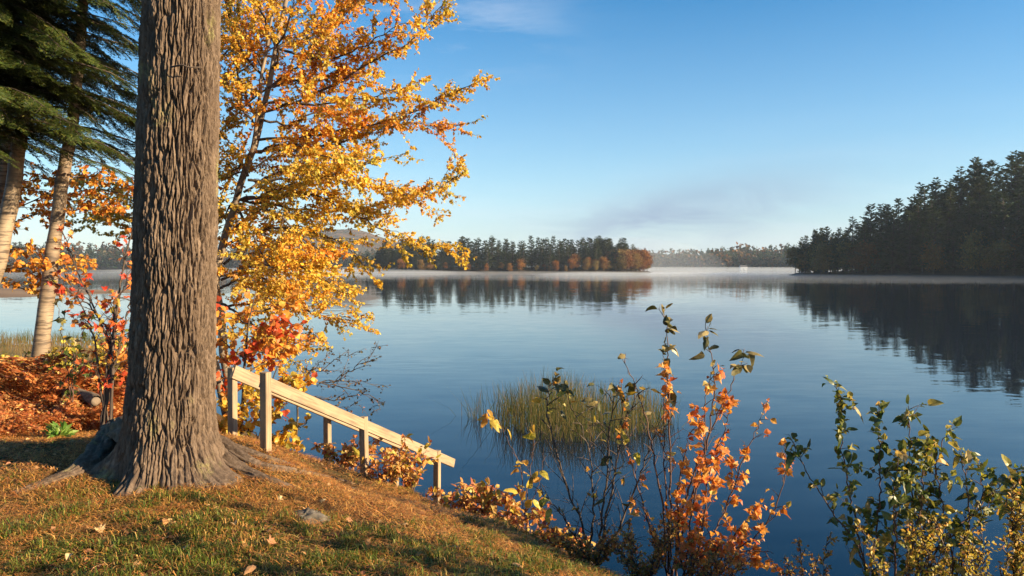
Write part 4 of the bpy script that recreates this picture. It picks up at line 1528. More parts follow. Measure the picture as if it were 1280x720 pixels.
# orange maple sapling at the water's edge
b = G(850, 715, 5.6)
shrub('maple_shrub', 'maple sapling with glowing orange leaves on many thin stems at the lake edge', 'shrub', b,
      [([(838, 690), (832, 600), (830, 520), (834, 462)], 5.6, .1), ([(872, 690), (884, 600), (880, 520), (888, 468)], 5.6, -.1), ([(880, 690), (905, 640), (935, 560), (962, 498)], 5.6, .2),
       ([(890, 700), (945, 670), (978, 610), (982, 560)], 5.6, .0), ([(825, 690), (800, 620), (782, 540), (776, 480)], 5.7, .3), ([(870, 700), (915, 690), (955, 690), (970, 712)], 5.5, -.1),
       ([(860, 690), (868, 620), (905, 540), (912, 500)], 5.5, -.2), ([(850, 690), (848, 610), (858, 560), (862, 540)], 5.5, .1), ([(885, 705), (900, 700), (925, 660), (950, 640)], 5.45, .0)],
      'maple_orange', (.048, .08), lambda x, y: min(1, 1.3 * gauss(x, y, 905, 650, 85, 110) + .55 * gauss(x, y, 900, 500, 80, 60) + .35 * gauss(x, y, 845, 470, 50, 40) + .06), 300, sp=.03, twig=.08, L=(.10, .30), clump=2, n_extra=560, cols=([(.62, .26, .04), (.66, .38, .08), (.56, .15, .03), (.55, .42, .12)], [3, 2, 2, 1]))
# tall stems with curled dark leaves
b = G(835, 715, 5.75)
shrub('tall_shrub', 'lanky shrub with a few curled dark green leaves at its tips above the orange sapling', 'shrub', b,
      [([(838, 640), (836, 520), (834, 440), (833, 396)], 5.75, .05), ([(860, 640), (886, 540), (893, 470), (880, 402)], 5.75, -.1), ([(850, 650), (880, 560), (910, 490), (930, 446)], 5.75, .1), ([(830, 650), (815, 560), (800, 500), (775, 440)], 5.75, .2)],
      'oval_dark', (.065, .11), lambda x, y: min(1, 1.6 * gauss(x, y, 845, 425, 36, 34) + 1.6 * gauss(x, y, 885, 430, 22, 34) + 1.2 * gauss(x, y, 930, 450, 30, 18)), 42, sp=.05, twig=.12, L=(.08, .2), r0=.010, t0=.4)
# bare alder
b = G(742, 706, 6.0)
shrub('alder_shrub', 'nearly bare dark stemmed alder with withered brown leaves against the reeds', 'shrub', b,
      [([(735, 680), (706, 600), (690, 540), (684, 505), (692, 470)], 6.0, .1), ([(750, 680), (757, 600), (762, 540), (768, 490)], 6.0, -.1), ([(738, 690), (742, 630), (735, 560), (715, 510)], 6.0, .2), ([(760, 690), (790, 620), (812, 560), (828, 520)], 6.0, .2), ([(750, 690), (768, 600), (776, 540), (800, 490)], 5.9, .0), ([(730, 690), (700, 640), (672, 610)], 6.0, -.1)],
      lambda x, y: 'oval_dark' if random.random() < .6 else 'oval_yellow', (.055, .10), lambda x, y: min(1, 1.0 * gauss(x, y, 760, 470, 50, 25) + .9 * gauss(x, y, 680, 480, 40, 25) + .5 * gauss(x, y, 770, 520, 30, 20) + .05), 80, sp=.04, twig=.07, L=(.14, .50), r0=.012, mat='twig', t0=.2)
# yellow sprig
b = G(655, 672, 6.9)
shrub('sprig_shrub', 'single thin sprig with yellow green leaves in front of the reeds', 'shrub', b,
      [([(655, 640), (652, 590), (640, 560), (622, 528), (600, 520)], 6.9, .1), ([(658, 630), (665, 570), (668, 540), (664, 528)], 6.9, .1), ([(655, 650), (675, 600), (680, 560)], 6.9, 0)],
      lambda x, y: 'oval_yellow', (.07, .12), lambda x, y: min(1, 1.4 * gauss(x, y, 605, 530, 30, 22) + 1.2 * gauss(x, y, 665, 535, 16, 15) + 1 * gauss(x, y, 655, 610, 25, 35)), 34, sp=.04, twig=.12, L=(.06, .16), r0=.006, t0=.3)
# red/orange blueberry-like bushes along the bank edge
BANK = [(512, 612, 8.0, 540, 44, 'red and orange bush covering the lower end of the near handrail'), (572, 640, 7.6, 590, 34, 'rust orange bush crowding the last handrail post'),
        (598, 655, 7.1, 600, 50, 'low rusty bush on the bank edge just past the handrail'), (640, 672, 6.8, 625, 40, 'low bush with bronze leaves under the yellow sprig'),
        (430, 598, 8.3, 540, 45, 'small rusty bush between the middle handrail posts'), (690, 695, 6.3, 655, 34, 'low ragged bush with bronze leaves at the foot of the bare alder'), (480, 612, 7.7, 560, 30, 'small yellow and rust bush rooted below the second near post')]
for k, (px, py, Y, top, n, lab) in enumerate(BANK):
    b = G(px, py, Y)
    sts = []
    pb = HOR - (b[2] - H) / b[1] * F
    for q in range(9):
        dxp = rnd(-46, 46)
        sts.append(([(px + dxp * .4, (pb * .55 + top * .45)), (px + dxp, top + rnd(0, 26) + abs(dxp) * .3)], Y, rnd(-.25, .25)))
    shrub('bank_bush', lab, 'bush', b, sts, lambda x, y: 'oblong_rust' if random.random() < .75 else 'oval_yellow', (.05, .09), lambda x, y: .95, int(n * 3.6), sp=.022, twig=.06, L=(.08, .24), r0=.006, t0=.15, n_extra=200, cols=([(.46, .16, .05), (.58, .30, .07), (.60, .40, .12), (.36, .10, .05), (.34, .30, .07)], [3, 3, 2, 1, 1]), esize=(.03, .06))
# right-hand shrub with green leaves
b = G(1120, 715, 4.9)
shrub('green_shrub', 'shrub with glossy green and olive leaves on upright stems rising from the bank', 'shrub', b,
      [([(1078, 690), (1062, 620), (1052, 550), (1047, 484)], 4.9, .1), ([(1098, 690), (1100, 620), (1099, 560), (1096, 512)], 4.9, .0), ([(1135, 690), (1140, 620), (1138, 560), (1135, 506)], 4.9, -.1), ([(1150, 690), (1162, 620), (1176, 560), (1192, 530)], 4.9, .1),
       ([(1170, 690), (1215, 645), (1240, 615), (1282, 585)], 4.9, .2), ([(1075, 690), (1040, 640), (1010, 590), (990, 552)], 4.9, .1), ([(1120, 690), (1118, 630), (1120, 590), (1128, 560)], 4.7, .0), ([(1160, 700), (1200, 660), (1228, 620), (1222, 575)], 4.8, .1), ([(1140, 690), (1150, 640), (1155, 590), (1160, 548)], 4.75, .0)],
      'oval_green', (.042, .085), lambda x, y: min(1, 1.2 * gauss(x, y, 1130, 580, 75, 50) + .8 * gauss(x, y, 1050, 500, 25, 45) + .9 * gauss(x, y, 1270, 600, 40, 40) + .5 * gauss(x, y, 1010, 560, 40, 25) + .55 * gauss(x, y, 1120, 650, 95, 55) + .5 * gauss(x, y, 1095, 520, 20, 20) + .4 * gauss(x, y, 1135, 520, 15, 20) + .03), 295, sp=.03, twig=.08, L=(.08, .24), r0=.008, t0=.25, n_extra=680, cols=([(.10, .13, .025), (.16, .18, .035), (.30, .28, .06), (.40, .30, .10)], [3, 3, 2, 1]), esize=(.03, .055))
b = G(1195, 714, 4.75)
shrub('green_shrub', 'bushy shrub with small olive and yellow green leaves behind the golden bushes', 'shrub', b,
      [([(1190, 690), (1178, 640), (1170, 590), (1160, 555)], 4.75, .1), ([(1205, 690), (1212, 640), (1205, 590), (1198, 560)], 4.75, .1), ([(1185, 695), (1150, 650), (1120, 620)], 4.75, .1), ([(1200, 695), (1225, 650), (1245, 610)], 4.75, .1), ([(1170, 700), (1120, 670), (1085, 640)], 4.75, .1)],
      lambda x, y: 'oval_green' if random.random() < .7 else 'oval_yellow', (.04, .085), lambda x, y: .9, 150, sp=.03, twig=.07, L=(.08, .24), r0=.007, t0=.2, n_extra=260, cols=([(.14, .16, .03), (.26, .26, .05), (.40, .33, .08)], [3, 3, 2]), esize=(.03, .05))
b = G(1290, 712, 4.6)
shrub('green_shrub', 'shrub with long bright green leaves beside the golden spiky bush', 'shrub', b,
      [([(1300, 680), (1292, 630), (1282, 598)], 4.6, .0), ([(1300, 690), (1275, 640), (1265, 605)], 4.6, .1), ([(1310, 690), (1312, 620), (1300, 580)], 4.6, 0)],
      'oval_green', (.07, .12), lambda x, y: (1.0 if y < 640 else .4) if y > 560 else 0., 50, sp=.04, twig=.09, L=(.08, .2), r0=.008)


# golden small-leaved bushes at the foot of the frame
def spiky_bush(label, px, py, Y, top, spread, n, cols, wts):
    b = G(px, py, Y)
    pb = HOR - (b[2] - H) / b[1] * F
    limbs = []
    for k in range(n):
        dxp = rnd(-spread, spread)
        limbs.append((PP([(px + dxp * .2, pb - 4), (px + dxp * .6, (pb + top) / 2), (px + dxp, top + rnd(0, 30) + abs(dxp) * .25)], Y, rnd(-.3, .3)), .004, .0015))
    leaf_tree('spiky_bush', label, 'bush', b, [(limbs[0][0], .005, .002)], limbs, lambda p: palette(len(p), cols, wts), (.020, .034), leaf_sp=.010, spacing=.035, L=(.04, .13), mat='twig', wid=.30, up=.7, n_sub=1)


YG = ([(.42, .34, .06), (.50, .36, .07), (.30, .28, .06), (.46, .24, .06)], [3, 3, 2, 2])
RU = ([(.46, .24, .07), (.36, .17, .06), (.50, .34, .10), (.28, .22, .06)], [3, 2, 2, 2])
spiky_bush('golden bush of tiny leaves at the foot of the green shrub', 1140, 716, 4.5, 640, 70, 9, *YG)
spiky_bush('yellow green bush of tiny leaves between the two green shrubs', 1240, 716, 4.4, 655, 55, 9, *YG)
spiky_bush('pale gold wispy bush beside the long leaved green shrub', 1275, 716, 4.7, 590, 30, 8, *YG)
spiky_bush('bronze bush of tiny leaves on the bank between alder and orange sapling', 800, 716, 5.6, 640, 60, 10, *RU)
spiky_bush('brown leafed low bush at the foot of the bare alder', 735, 714, 5.8, 655, 45, 10, *RU)
spiky_bush('dry bronze bush under the orange sapling', 880, 718, 5.3, 665, 60, 10, *RU)
spiky_bush('thin dry bush at the water edge between sapling and green shrub', 1010, 718, 5.2, 665, 35, 4, *RU)

# dark twiggy bush beyond the handrails
b = G(372, 560, 9.6)
leaf_tree('twiggy_bush', 'wispy bush with tiny dark leaves beyond the handrails over the water', 'bush', b,
          [([b - (0, 0, .1), P(372, 500, 9.6), P(378, 480, 9.6)], .016, .008)],
          [(PP(p, 9.6, dy), .008, .002) for p, dy in [([(374, 482), (400, 478), (435, 476), (480, 482)], .3), ([(400, 478), (430, 470), (455, 452), (470, 432)], .2), ([(374, 484), (395, 465), (420, 448), (435, 440)], -.2),
                                                      ([(376, 490), (410, 500), (440, 495), (460, 488)], .2), ([(400, 478), (440, 485), (470, 500), (475, 515)], .0), ([(378, 478), (400, 455), (410, 445)], .3), ([(374, 505), (410, 510), (450, 505)], .2)]],
          lambda p: palette(len(p), [(.04, .035, .02), (.10, .07, .03), (.30, .20, .08), (.45, .2, .08)], [4, 3, 1, 1]), (.025, .042), leaf_sp=.11, spacing=.11, L=(.12, .42), mat='twig', wid=.42, n_sub=3)

# ------------------------------------------------------------------ left: saplings, undergrowth, ferns
b = G(132, 528, 7.6)
shrub('scarlet_sapling', 'leaning maple sapling with sparse scarlet leaves beside the shaded side of the big trunk', 'sapling', b,
      [([(133, 470), (143, 400), (155, 330), (172, 262), (185, 200)], 7.6, .1), ([(128, 500), (120, 440), (108, 395), (80, 340)], 7.6, .2), ([(138, 440), (120, 390), (95, 335), (75, 280)], 7.6, .5), ([(140, 430), (125, 400), (100, 372), (62, 352)], 7.6, .3), ([(138, 480), (150, 430), (160, 390), (168, 360)], 7.6, -.2), ([(145, 400), (150, 370), (160, 350)], 7.6, -.1)],
      lambda x, y: 'maple_red' if random.random() < .55 else ('maple_orange' if random.random() < .7 else 'oval_yellow'), (.05, .085), lambda x, y: .85 if y > 290 else .3, 280, sp=.038, twig=.10, L=(.14, .42), r0=.016, mat='twig', t0=.3)
b = G(88, 505, 8.0)
shrub('green_sapling', 'small sapling with mid green maple leaves beside the slender birch', 'sapling', b,
      [([(85, 470), (78, 420), (72, 378)], 8.0, .1), ([(90, 470), (102, 420), (112, 385)], 8.0, .1), ([(92, 480), (112, 450), (132, 432)], 8.0, .0)],
      'maple_green', (.06, .095), lambda x, y: .9, 55, sp=.04, twig=.12, L=(.08, .2), r0=.007)
UND = [(70, 488, 9.3, 425, 'yellow green bush in the undergrowth behind the fallen log'), (118, 500, 8.8, 425, 'bright yellow leafed bush between log and scarlet sapling'), (150, 500, 9.2, 400, 'dull gold bush close to the shaded trunk side'), (8, 492, 9.6, 440, 'straggly olive bush at the foot of the leaning birch')]
for k, (px, py, Y, top, lab) in enumerate(UND):
    b = G(px, py, Y)
    pb = HOR - (b[2] - H) / b[1] * F
    limbs = []
    for q in range(8):
        dxp = rnd(-34, 34)
        limbs.append((PP([(px + dxp * .2, pb - 3), (px + dxp * .6, (pb + top) / 2), (px + dxp, top + rnd(0, 20))], Y, rnd(-.4, .4)), .006, .002))
    leaf_tree('undergrowth_bush', lab, 'bush', b, [(limbs[0][0], .008, .003)], limbs, col_yelgreen if k != 1 else col_yel, (.04, .075), leaf_sp=.05, spacing=.09, L=(.08, .25), mat='twig', wid=.42, n_sub=2)


# rust brown ferns
def frond_mesh(seed, L=1.0):
    r = np.random.default_rng(seed)
    mb = MB()
    f = np.linspace(0, 1, 12)
    arc = r.uniform(.35, .75)
    rx = r.normal(0, .05)
    pts = np.stack([rx * f ** 2, L * (f * .85), L * (.75 * f - arc * f ** 2.2)], 1)
    mb.tube(pts, np.linspace(.004, .001, 12), 3, (.30, .12, .04), cap=False)
    pos, dd, nn, sz = [], [], [], []
    for k in range(20):
        ff = .14 + .85 * k / 20
        i_ = min(int(ff * 11), 10)
        b = pts[i_] + (pts[i_ + 1] - pts[i_]) * (ff * 11 - i_)
        tan = unit(pts[i_ + 1] - pts[i_])
        for sg in (-1, 1):
            pl = .21 * math.sin(math.pi * min(1, ff * .9 + .12)) ** .8 * L / .62 * r.uniform(.7, 1.15)
            d = unit(np.array([sg, 0, 0]) + tan * .35 + np.array([0, 0, -.35]) + r.normal(0, .14, 3))
            n = max(3, int(pl / .030))
            fr = (np.arange(n) + .3) / n
            for s2 in (-1, 1):
                pos.append(b + d * (pl * fr)[:, None] + np.array([0, 0, -1]) * (pl * .3 * fr ** 2)[:, None])
                dd.append(unit(d * .5 + tan * s2 * .9 + r.normal(0, .25, (n, 3))))
                nn.append(unit(np.array([0, 0, 1.]) + r.normal(0, .4, (n, 3))))
                sz.append((.058 * (1.1 - fr)) * r.uniform(.6, 1.4, n) + .008)
    pos = np.concatenate(pos)
    c = palette(len(pos), [(.46, .16, .05), (.56, .25, .08), (.32, .095, .03), (.62, .36, .14)], [4, 3, 2, 2], .25)
    d = unit(np.concatenate(dd)); s = unit(np.cross(d, np.concatenate(nn))); z = np.concatenate(sz)[:, None]
    V = np.stack([pos, pos + d * z * .5 + s * z * .28, pos + d * z, pos + d * z * .5 - s * z * .28], 1)
    mb.add(V.reshape(-1, 3), np.arange(len(pos) * 4).reshape(-1, 4), None, np.repeat(c, 4, 0))
    return mb.mesh('frond', M['foliage'], smooth=False, color=True)


FR = [frond_mesh(200 + k) for k in range(5)]
for k in range(46):
    px, py = random.uniform(-40, 158), random.uniform(492, 546)
    if k < 6: px, py = [(30, 520), (55, 512), (75, 524), (100, 530), (128, 520), (150, 528)][k]
    g_ = G(px, py)
    if g_[1] > 10.5: g_ = G(px, 520, 8.5)
    fp = thing('fern', 'withered rust brown fern in the bed beside the big trunk', 'fern', g_ - np.array([0, 0, .02]), 'withered ferns by the big trunk')
    nf = random.randint(6, 8)
    for q in range(nf):
        o = link('frond', random.choice(FR), fp)
        o.rotation_euler = (random.uniform(-.1, .45), random.uniform(-.2, .2), q / nf * 6.28 + random.uniform(-.4, .4))
        s = random.uniform(.7, 1.15) * (1.1 if py < 520 else .62)
        o.scale = (s, s, s)
g_ = G(75, 548)
gp = thing('green_fern', 'small fresh green fern in front of the rusty ferns', 'fern', g_)
mb = MB()
n = 90
a = rnd(0, 6.28, n); el_ = rnd(.2, 1.2, n)
dd = np.stack([np.cos(a) * np.cos(el_), np.sin(a) * np.cos(el_), np.sin(el_)], 1)
mb.leaves(np.broadcast_to(g_, (n, 3)) + dd * rnd(.0, .10, n)[:, None], dd, unit(rvec(n) + (0, 0, 1)), rnd(.05, .12, n), palette(n, [(.12, .24, .04), (.2, .3, .06)], [1, 1]), wid=.2)
mb.obj('frond', M['foliage'], gp, False, True)

# fallen log
pl, pr = P(78, 486, 8.6), P(112, 497, 8.2)
zl = float(gz(pl[:1], pl[1:2])[0])
lg = thing('fallen_log', 'weathered grey brown log lying among the rusty ferns', 'log', (pl[0], pl[1], zl))
root_tube([P(60, 484, 8.9), pl, pr, P(120, 502, 8.05)], .0, .06, 'log_body', lg, 'log', 20, 40, 1.0, 5, .1)
mb = MB()
e = P(120, 502, 8.05)
mb.tube([e - unit(e - pr) * .03, e + unit(e - pr) * .004], [.05, .048], 14)
mb.obj('cut_end', M['limb'], lg)

# stone in the lawn
rk = G(383, 652)
mb = MB()
n_, m_ = 40, 26
TH_, PH = np.meshgrid(np.arange(n_) / n_ * 2 * math.pi, np.linspace(0, math.pi, m_), indexing='ij')
D = np.stack([np.cos(TH_) * np.sin(PH), np.sin(TH_) * np.sin(PH), np.cos(PH)], -1)
rad = 1 + (fbm(D * 1.7 + 3, 4, 12) - .5) * 1.1 + (np.abs(fbm(D * 5 + 8, 3, 2) - .5)) * .8
V = D * rad[..., None] * np.array([.135, .105, .072])
i, j = np.meshgrid(np.arange(n_), np.arange(m_ - 1), indexing='ij')
i2 = (i + 1) % n_
mb.add(V + rk + np.array([0, 0, -.008]), np.stack([i * m_ + j, i * m_ + j + 1, i2 * m_ + j + 1, i2 * m_ + j], -1).reshape(-1, 4))
tag(mb.obj('rock', M['rock']), 'rough grey stone half sunk in the lawn right of the trunk', 'rock')

# ------------------------------------------------------------------ grass and litter
def lawn_points(n, x0, x1, y0, y1, zmin=.45):
    x, y = rnd(x0, x1, n), rnd(y0, y1, n)
    # keep what the wedge of view can plausibly see, with a margin to either side
    k = (np.abs(x) < .78 * y + .8)
    x, y = x[k], y[k]
    z = gz(x, y)
    k = z > zmin
    x, y, z = x[k], y[k], z[k]
    k = (x - TX) ** 2 + (y - TY) ** 2 > .33 ** 2
    return x[k], y[k], z[k]


x, y, z = lawn_points(330000, -6.5, 2.2, 3.3, 9.6)
p3 = np.stack([x, y, z * 0], -1)
green = fbm(p3 * .9 + 12, 3, 41) + .035 + .17 * sstep(-2.2, -.3, x) - .22 * sstep(5.2, 6.3, y) + .06 * (fbm(p3 * 5, 2, 3) - .5)
keep = RNG.random(len(x)) < .10 + .90 * sstep(.40, .60, green)
x, y, z, green = x[keep], y[keep], z[keep], green[keep]
n = len(x)
tuft = fbm(np.stack([x, y, x * 0], -1) * 7 + 5, 2, 61)
hgt = rnd(.018, .060, n) * (.5 + .6 * sstep(.4, .65, green)) * (.5 + 1.3 * sstep(.38, .66, tuft))
az_ = rnd(0, 6.283, n)
lean = rnd(.3, 1.7, n)
d = np.stack([np.cos(az_), np.sin(az_), np.zeros(n)], 1)
s = np.stack([-np.sin(az_), np.cos(az_), np.zeros(n)], 1)
b = np.stack([x, y, z - .004], 1)
wb = rnd(.0018, .0036, n)[:, None]
m1 = b + d * (lean * hgt * .35)[:, None] + np.array([0, 0, 1]) * (hgt * .6)[:, None]
tp = b + d * (lean * hgt)[:, None] + np.array([0, 0, 1]) * (hgt * (1 - .42 * lean))[:, None]
V = np.stack([b - s * wb, b + s * wb, m1 + s * wb * .8, m1 - s * wb * .8, tp], 1).reshape(-1, 3)
o5 = np.arange(n)[:, None] * 5
dry = RNG.random(n) < .22 + .35 * (1 - sstep(.45, .62, green))
cg = palette(n, [(.09, .13, .018), (.14, .17, .024), (.06, .09, .015), (.22, .20, .035)], [3, 3, 2, 2], .3)
cd = palette(n, [(.40, .23, .065), (.34, .16, .04), (.48, .31, .10)], [3, 3, 1], .3)
cg[dry] = cd[dry]
mb = MB()
mb.add(V, o5 + np.array([[0, 1, 2, 3]]), o5 + np.array([[3, 2, 4]]), np.repeat(cg, 5, 0))
tag(mb.obj('grass', M['grass'], None, False, True), 'short patchy grass growing through needle litter on the lawn', 'grass', kind='stuff')
print('grass', n)

x, y, z = lawn_points(260000, -6.5, 2.2, 3.3, 9.6)
p3 = np.stack([x, y, z * 0], -1)
dens = fbm(p3 * 1.0 + 70, 3, 51) + .12 * sstep(4.8, 6, y)
keep = RNG.random(len(x)) < .22 + .78 * sstep(.42, .58, dens)
x, y, z = x[keep], y[keep], z[keep]
n = len(x)
az_ = rnd(0, 6.283, n)
Ln = rnd(.035, .095, n)
d = unit(np.stack([np.cos(az_), np.sin(az_), RNG.normal(.05, .16, n)], 1))
s = np.stack([-np.sin(az_), np.cos(az_), np.zeros(n)], 1)
b = np.stack([x, y, z + rnd(.006, .028, n)], 1)
wb = .0016
mid = b + d * (Ln * .5)[:, None] + np.array([0, 0, .006])
e = b + d * Ln[:, None]
V = np.stack([b - s * wb, b + s * wb, mid + s * wb, mid - s * wb, e + s * wb * .5, e - s * wb * .5], 1).reshape(-1, 3)
o6 = np.arange(n)[:, None] * 6
Q = np.concatenate([o6 + np.array([[0, 1, 2, 3]]), o6 + np.array([[3, 2, 4, 5]])])
cn = palette(n, [(.52, .24, .055), (.42, .16, .04), (.58, .33, .10), (.24, .10, .035)], [4, 3, 2, 2], .3)
mb = MB(); mb.add(V, Q, None, np.repeat(cn, 6, 0))
tag(mb.obj('needle_litter', M['litter'], None, False, True), 'orange brown pine needles scattered over the lawn', 'needles', kind='stuff')

# crumbled leaf litter
x, y, z = lawn_points(26000, -6.5, 2.2, 3.3, 10.0, .1)
dens = fbm(np.stack([x, y, z * 0], -1) * 1.3 + 20, 3, 71) + .18 * sstep(5.4, 6.6, y)
k = RNG.random(len(x)) < .05 + .95 * sstep(.48, .66, dens)
x, y, z = x[k], y[k], z[k]
n = len(x)
az_ = rnd(0, 6.283, n)
mb = MB()
mb.leaves(np.stack([x, y, z + rnd(.004, .022, n)], 1), np.stack([np.cos(az_), np.sin(az_), RNG.normal(0, .3, n)], 1), unit(RNG.normal(0, .35, (n, 3)) + (0, 0, 1)), rnd(.014, .045, n),
          palette(n, [(.30, .14, .05), (.22, .09, .035), (.40, .24, .10), (.14, .06, .03)], [3, 3, 2, 2], .3), wid=.36)
tag(mb.obj('leaf_litter', M['litter'], None, False, True), 'crumbled brown leaf litter over the bank', 'leaf litter', kind='stuff')

# fallen leaves
FL = [(60, 632), (118, 666), (163, 630), (30, 660), (90, 700), (212, 678), (205, 655), (225, 660), (352, 626), (410, 632), (490, 640), (300, 604), (268, 704), (140, 690), (20, 700), (460, 680), (560, 690), (510, 660), (330, 690), (250, 640),
      (440, 625), (395, 610), (590, 668), (75, 590), (40, 588), (110, 648), (180, 612), (290, 660), (345, 668), (380, 700), (620, 700), (520, 705), (170, 708), (130, 720), (430, 655), (370, 640), (475, 615), (530, 645), (12, 640), (300, 640), (240, 690), (200, 700), (90, 615), (320, 720), (640, 712), (480, 705), (415, 715)]
for px, py in FL:
    g_ = G(px + random.uniform(-4, 4), min(py, 716))
    o = bpy.data.objects.new('fallen_leaf', random.choice(LS['fallen']))
    COL.objects.link(o)
    o.location = (g_[0], g_[1], g_[2] + .035)
    o.rotation_euler = (random.uniform(-.4, .4), random.uniform(-.4, .4), random.uniform(0, 6.28))
    s = random.uniform(.045, .085)
    o.scale = (s, s, s)
    tag(o, 'dry tan fallen leaf lying on the lawn', 'leaf', 'fallen leaves on the lawn')

# reeds standing in the lake
n = 3600
a = rnd(0, 6.283, n); q = np.sqrt(rnd(0, 1, n))
x = 1.15 + 2.15 * q * np.cos(a) + RNG.normal(0, .10, n)
y = 15.3 + 1.9 * q * np.sin(a) + RNG.normal(0, .1, n)
edge = fbm(np.stack([x, y, x * 0], -1) * .9 + 4, 2, 9)
k = edge > .34 + .20 * q
x, y, q = x[k], y[k], q[k]
n = len(x)
hh_ = rnd(.25, 1.0, n) * (1.05 - .45 * q ** 2) * (.65 + .7 * fbm(np.stack([x, y, x * 0], -1) * 1.6, 2, 19))
az_ = rnd(0, 6.28, n); ln_ = np.abs(RNG.normal(0, .12, n)) * np.where(RNG.random(n) < .12, 4.0, 1.0)
d = np.stack([np.cos(az_) * ln_, np.sin(az_) * ln_, np.ones(n)], 1)
bend = np.stack([np.cos(az_ + .6), np.sin(az_ + .6), np.full(n, -.3)], 1) * np.abs(RNG.normal(0, .10, n))[:, None]
b = np.stack([x, y, np.full(n, -.3)], 1)
s = np.stack([np.ones(n), np.zeros(n), np.zeros(n)], 1) * rnd(.0022, .0048, n)[:, None]
m1 = b + d * (hh_ * .6 + .15)[:, None]
tp = b + d * (hh_ + .3)[:, None] + bend
V = np.stack([b - s, b + s, m1 + s, m1 - s, tp + s * .3, tp - s * .3], 1).reshape(-1, 3)
o6 = np.arange(n)[:, None] * 6
mb = MB()
mb.add(V, np.concatenate([o6 + np.array([[0, 1, 2, 3]]), o6 + np.array([[3, 2, 4, 5]])]), None,
       np.repeat(palette(n, [(.07, .085, .022), (.12, .12, .035), (.26, .18, .07), (.05, .06, .02)], [3, 3, 3, 2]), 6, 0))
tag(mb.obj('reeds', M['grass'], None, False, True), 'patch of thin green and tan reeds standing in the lake', 'reeds', kind='stuff')

# marsh sedge by the left inlet
n = 26000
x, y = rnd(-36, -9.5, n), rnd(13.5, 31.5, n)
k = (((x + 23) / 13) ** 2 + ((y - 22.5) / 9.2) ** 2 < 1) & (x > -.80 * y - 2)
x, y = x[k], y[k]
n = len(x)
hh_ = rnd(.22, .55, n)
az_ = rnd(0, 6.28, n); ln_ = np.abs(RNG.normal(0, .3, n))
b = np.stack([x, y, np.full(n, .10)], 1)
s = np.stack([np.ones(n), np.zeros(n), np.zeros(n)], 1) * rnd(.006, .014, n)[:, None]
tp = b + np.stack([np.cos(az_) * ln_, np.sin(az_) * ln_, np.ones(n)], 1) * hh_[:, None]
V = np.stack([b - s, b + s, tp + s * .2, tp - s * .2], 1).reshape(-1, 3)
gq = fbm(np.stack([x, y * 1.6, x * 0], -1) * .35, 3, 3)
c = palette(n, [(.16, .17, .04), (.22, .20, .05), (.12, .13, .03)], [3, 2, 2])
c2 = palette(n, [(.36, .24, .10), (.28, .17, .07), (.42, .30, .14)], [3, 2, 2])
wgt = sstep(.42, .58, gq)[:, None]
mb = MB(); mb.add(V, np.arange(n * 4).reshape(-1, 4), None, np.repeat(c * (1 - wgt) + c2 * wgt, 4, 0))
tag(mb.obj('marsh_grass', M['grass'], None, False, True), 'green and tan sedge covering the marsh beyond the birches', 'sedge', kind='stuff')

# ------------------------------------------------------------------ bushes on the bank right of the camera, outside the frame (they shade the lawn)
for k, (x, y, lab) in enumerate([(3.45, 3.0, 'leafy bank bush by the water off the lawn corner'), (3.3, 2.1, 'leafy bank bush between two others beside the lawn edge'), (2.6, 1.2, 'leafy bank bush farthest from the water beside the lawn')]):
    b = np.array([x, y, float(gz(np.array([x]), np.array([y]))[0])])
    limbs = []
    for q in range(18):
        a = q * 2.4 + k
        e = b + np.array([math.cos(a) * rnd(.2, .8), math.sin(a) * rnd(.2, .7), rnd(.6, 2.75)])
        limbs.append(([b, (b + e) / 2 + (0, 0, .2), e], .010, .003))
    leaf_tree('edge_bush', lab, 'bush', b, [(limbs[0][0], .012, .004)], limbs, col_yelgreen, (.05, .09), leaf_sp=.03, spacing=.10, L=(.1, .35), mat='twig', n_sub=2)

# ------------------------------------------------------------------ air: haze, and mist lying on the lake
def vol_box(name, lo, hi, dens, colr, label, an=.3):
    m_, nt_ = new_mat(name + '_volume')
    v = nt_.add('ShaderNodeVolumePrincipled')
    v.inputs['Color'].default_value = (*colr, 1)
    v.inputs['Density'].default_value = dens
    v.inputs['Anisotropy'].default_value = an
    out(nt_, None, v.outputs[0])
    lo, hi = np.array(lo, float), np.array(hi, float)
    c = (lo + hi) / 2
    mb = MB()
    V = [(x, y, z) for z in (lo[2], hi[2]) for x, y in ((lo[0], lo[1]), (hi[0], lo[1]), (hi[0], hi[1]), (lo[0], hi[1]))]
    mb.add(V, [(3, 2, 1, 0), (4, 5, 6, 7), (0, 1, 5, 4), (1, 2, 6, 5), (2, 3, 7, 6), (3, 0, 4, 7)])
    o = mb.obj(name, m_, None, False)
    return tag(o, label, 'haze' if name == 'haze' else 'mist', kind='stuff')


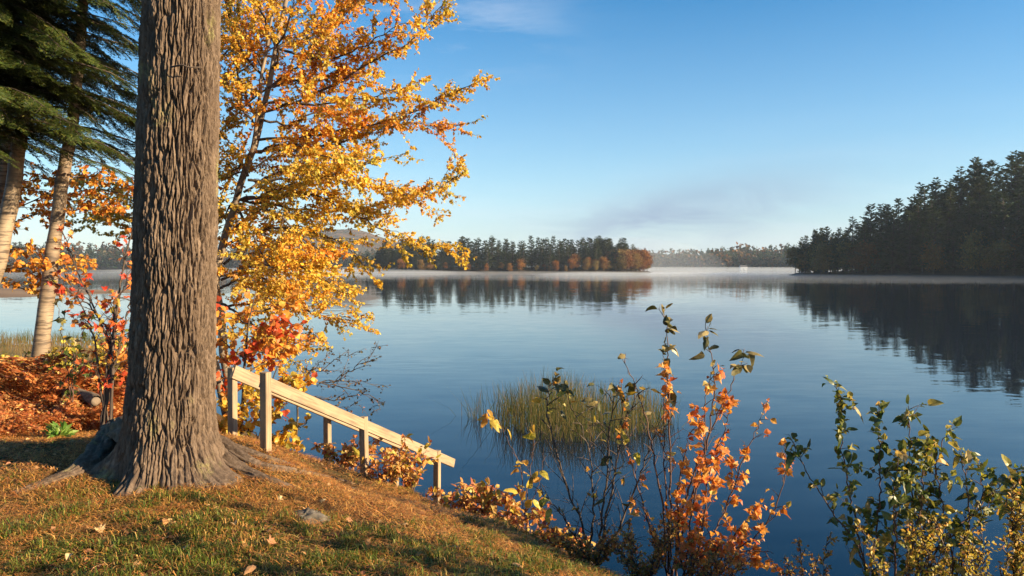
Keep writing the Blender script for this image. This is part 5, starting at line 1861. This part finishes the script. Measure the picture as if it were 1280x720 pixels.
vol_box('haze', (-2700, -450, -4), (2700, 3050, 112), .00014, (.70, .84, 1.0), 'thin blue morning haze over the lake', 0.0)
def mist_bank(c, r, dens, label):
    """low dome of mist, thinning to nothing at its rim"""
    m_, nt_ = new_mat('mist_volume')
    v = nt_.add('ShaderNodeVolumePrincipled')
    v.inputs['Color'].default_value = (.86, .93, 1.0, 1)
    v.inputs['Density'].default_value = dens
    out(nt_, None, v.outputs[0])
    n, rg = 40, 9
    V = [(c[0], c[1], c[2] + r[2])]
    T, Q = [], []
    for k in range(1, rg + 1):
        a_ = k / rg * math.pi / 2
        for i in range(n):
            t = i / n * 2 * math.pi
            V.append((c[0] + r[0] * math.sin(a_) * math.cos(t), c[1] + r[1] * math.sin(a_) * math.sin(t), c[2] + r[2] * math.cos(a_)))
    V.append((c[0], c[1], c[2]))
    for i in range(n):
        i2 = (i + 1) % n
        T.append((0, 1 + i, 1 + i2))
        T.append((len(V) - 1, 1 + (rg - 1) * n + i2, 1 + (rg - 1) * n + i))
        for k in range(rg - 1):
            a_ = 1 + k * n
            Q.append((a_ + i, a_ + n + i, a_ + n + i2, a_ + i2))
    mb = MB()
    mb.add(V, Q, T)
    return tag(mb.obj('mist', m_, None, True), label, 'mist', kind='stuff')


mist_bank((-60, 330, .03), (300, 125, 1.2), .0018, 'thin white mist lying on the water before the island')
mist_bank((105, 215, .03), (120, 60, .9), .0022, 'faint mist on the water along the steep wooded shore')
mist_bank((60, 620, .03), (420, 150, 3.6), .0030, 'thick white mist on the far reach of the lake')
mist_bank((95, 660, .03), (95, 95, 30), .0015, 'tall bank of grey mist rising between island and far shore')
for k in range(12):
    o = mist_bank((rr_.uniform(-170, 120), rr_.uniform(230, 395) if k % 3 else rr_.uniform(480, 620), .03), (rr_.uniform(22, 60), rr_.uniform(14, 34), rr_.uniform(.8, 2.6)), .0075, 'small wisp of mist drifting on the open lake')
    o['group'] = 'mist wisps on the lake'
print('objects', len(bpy.data.objects), 'tris', sum(len(m_.polygons) for m_ in bpy.data.meshes))
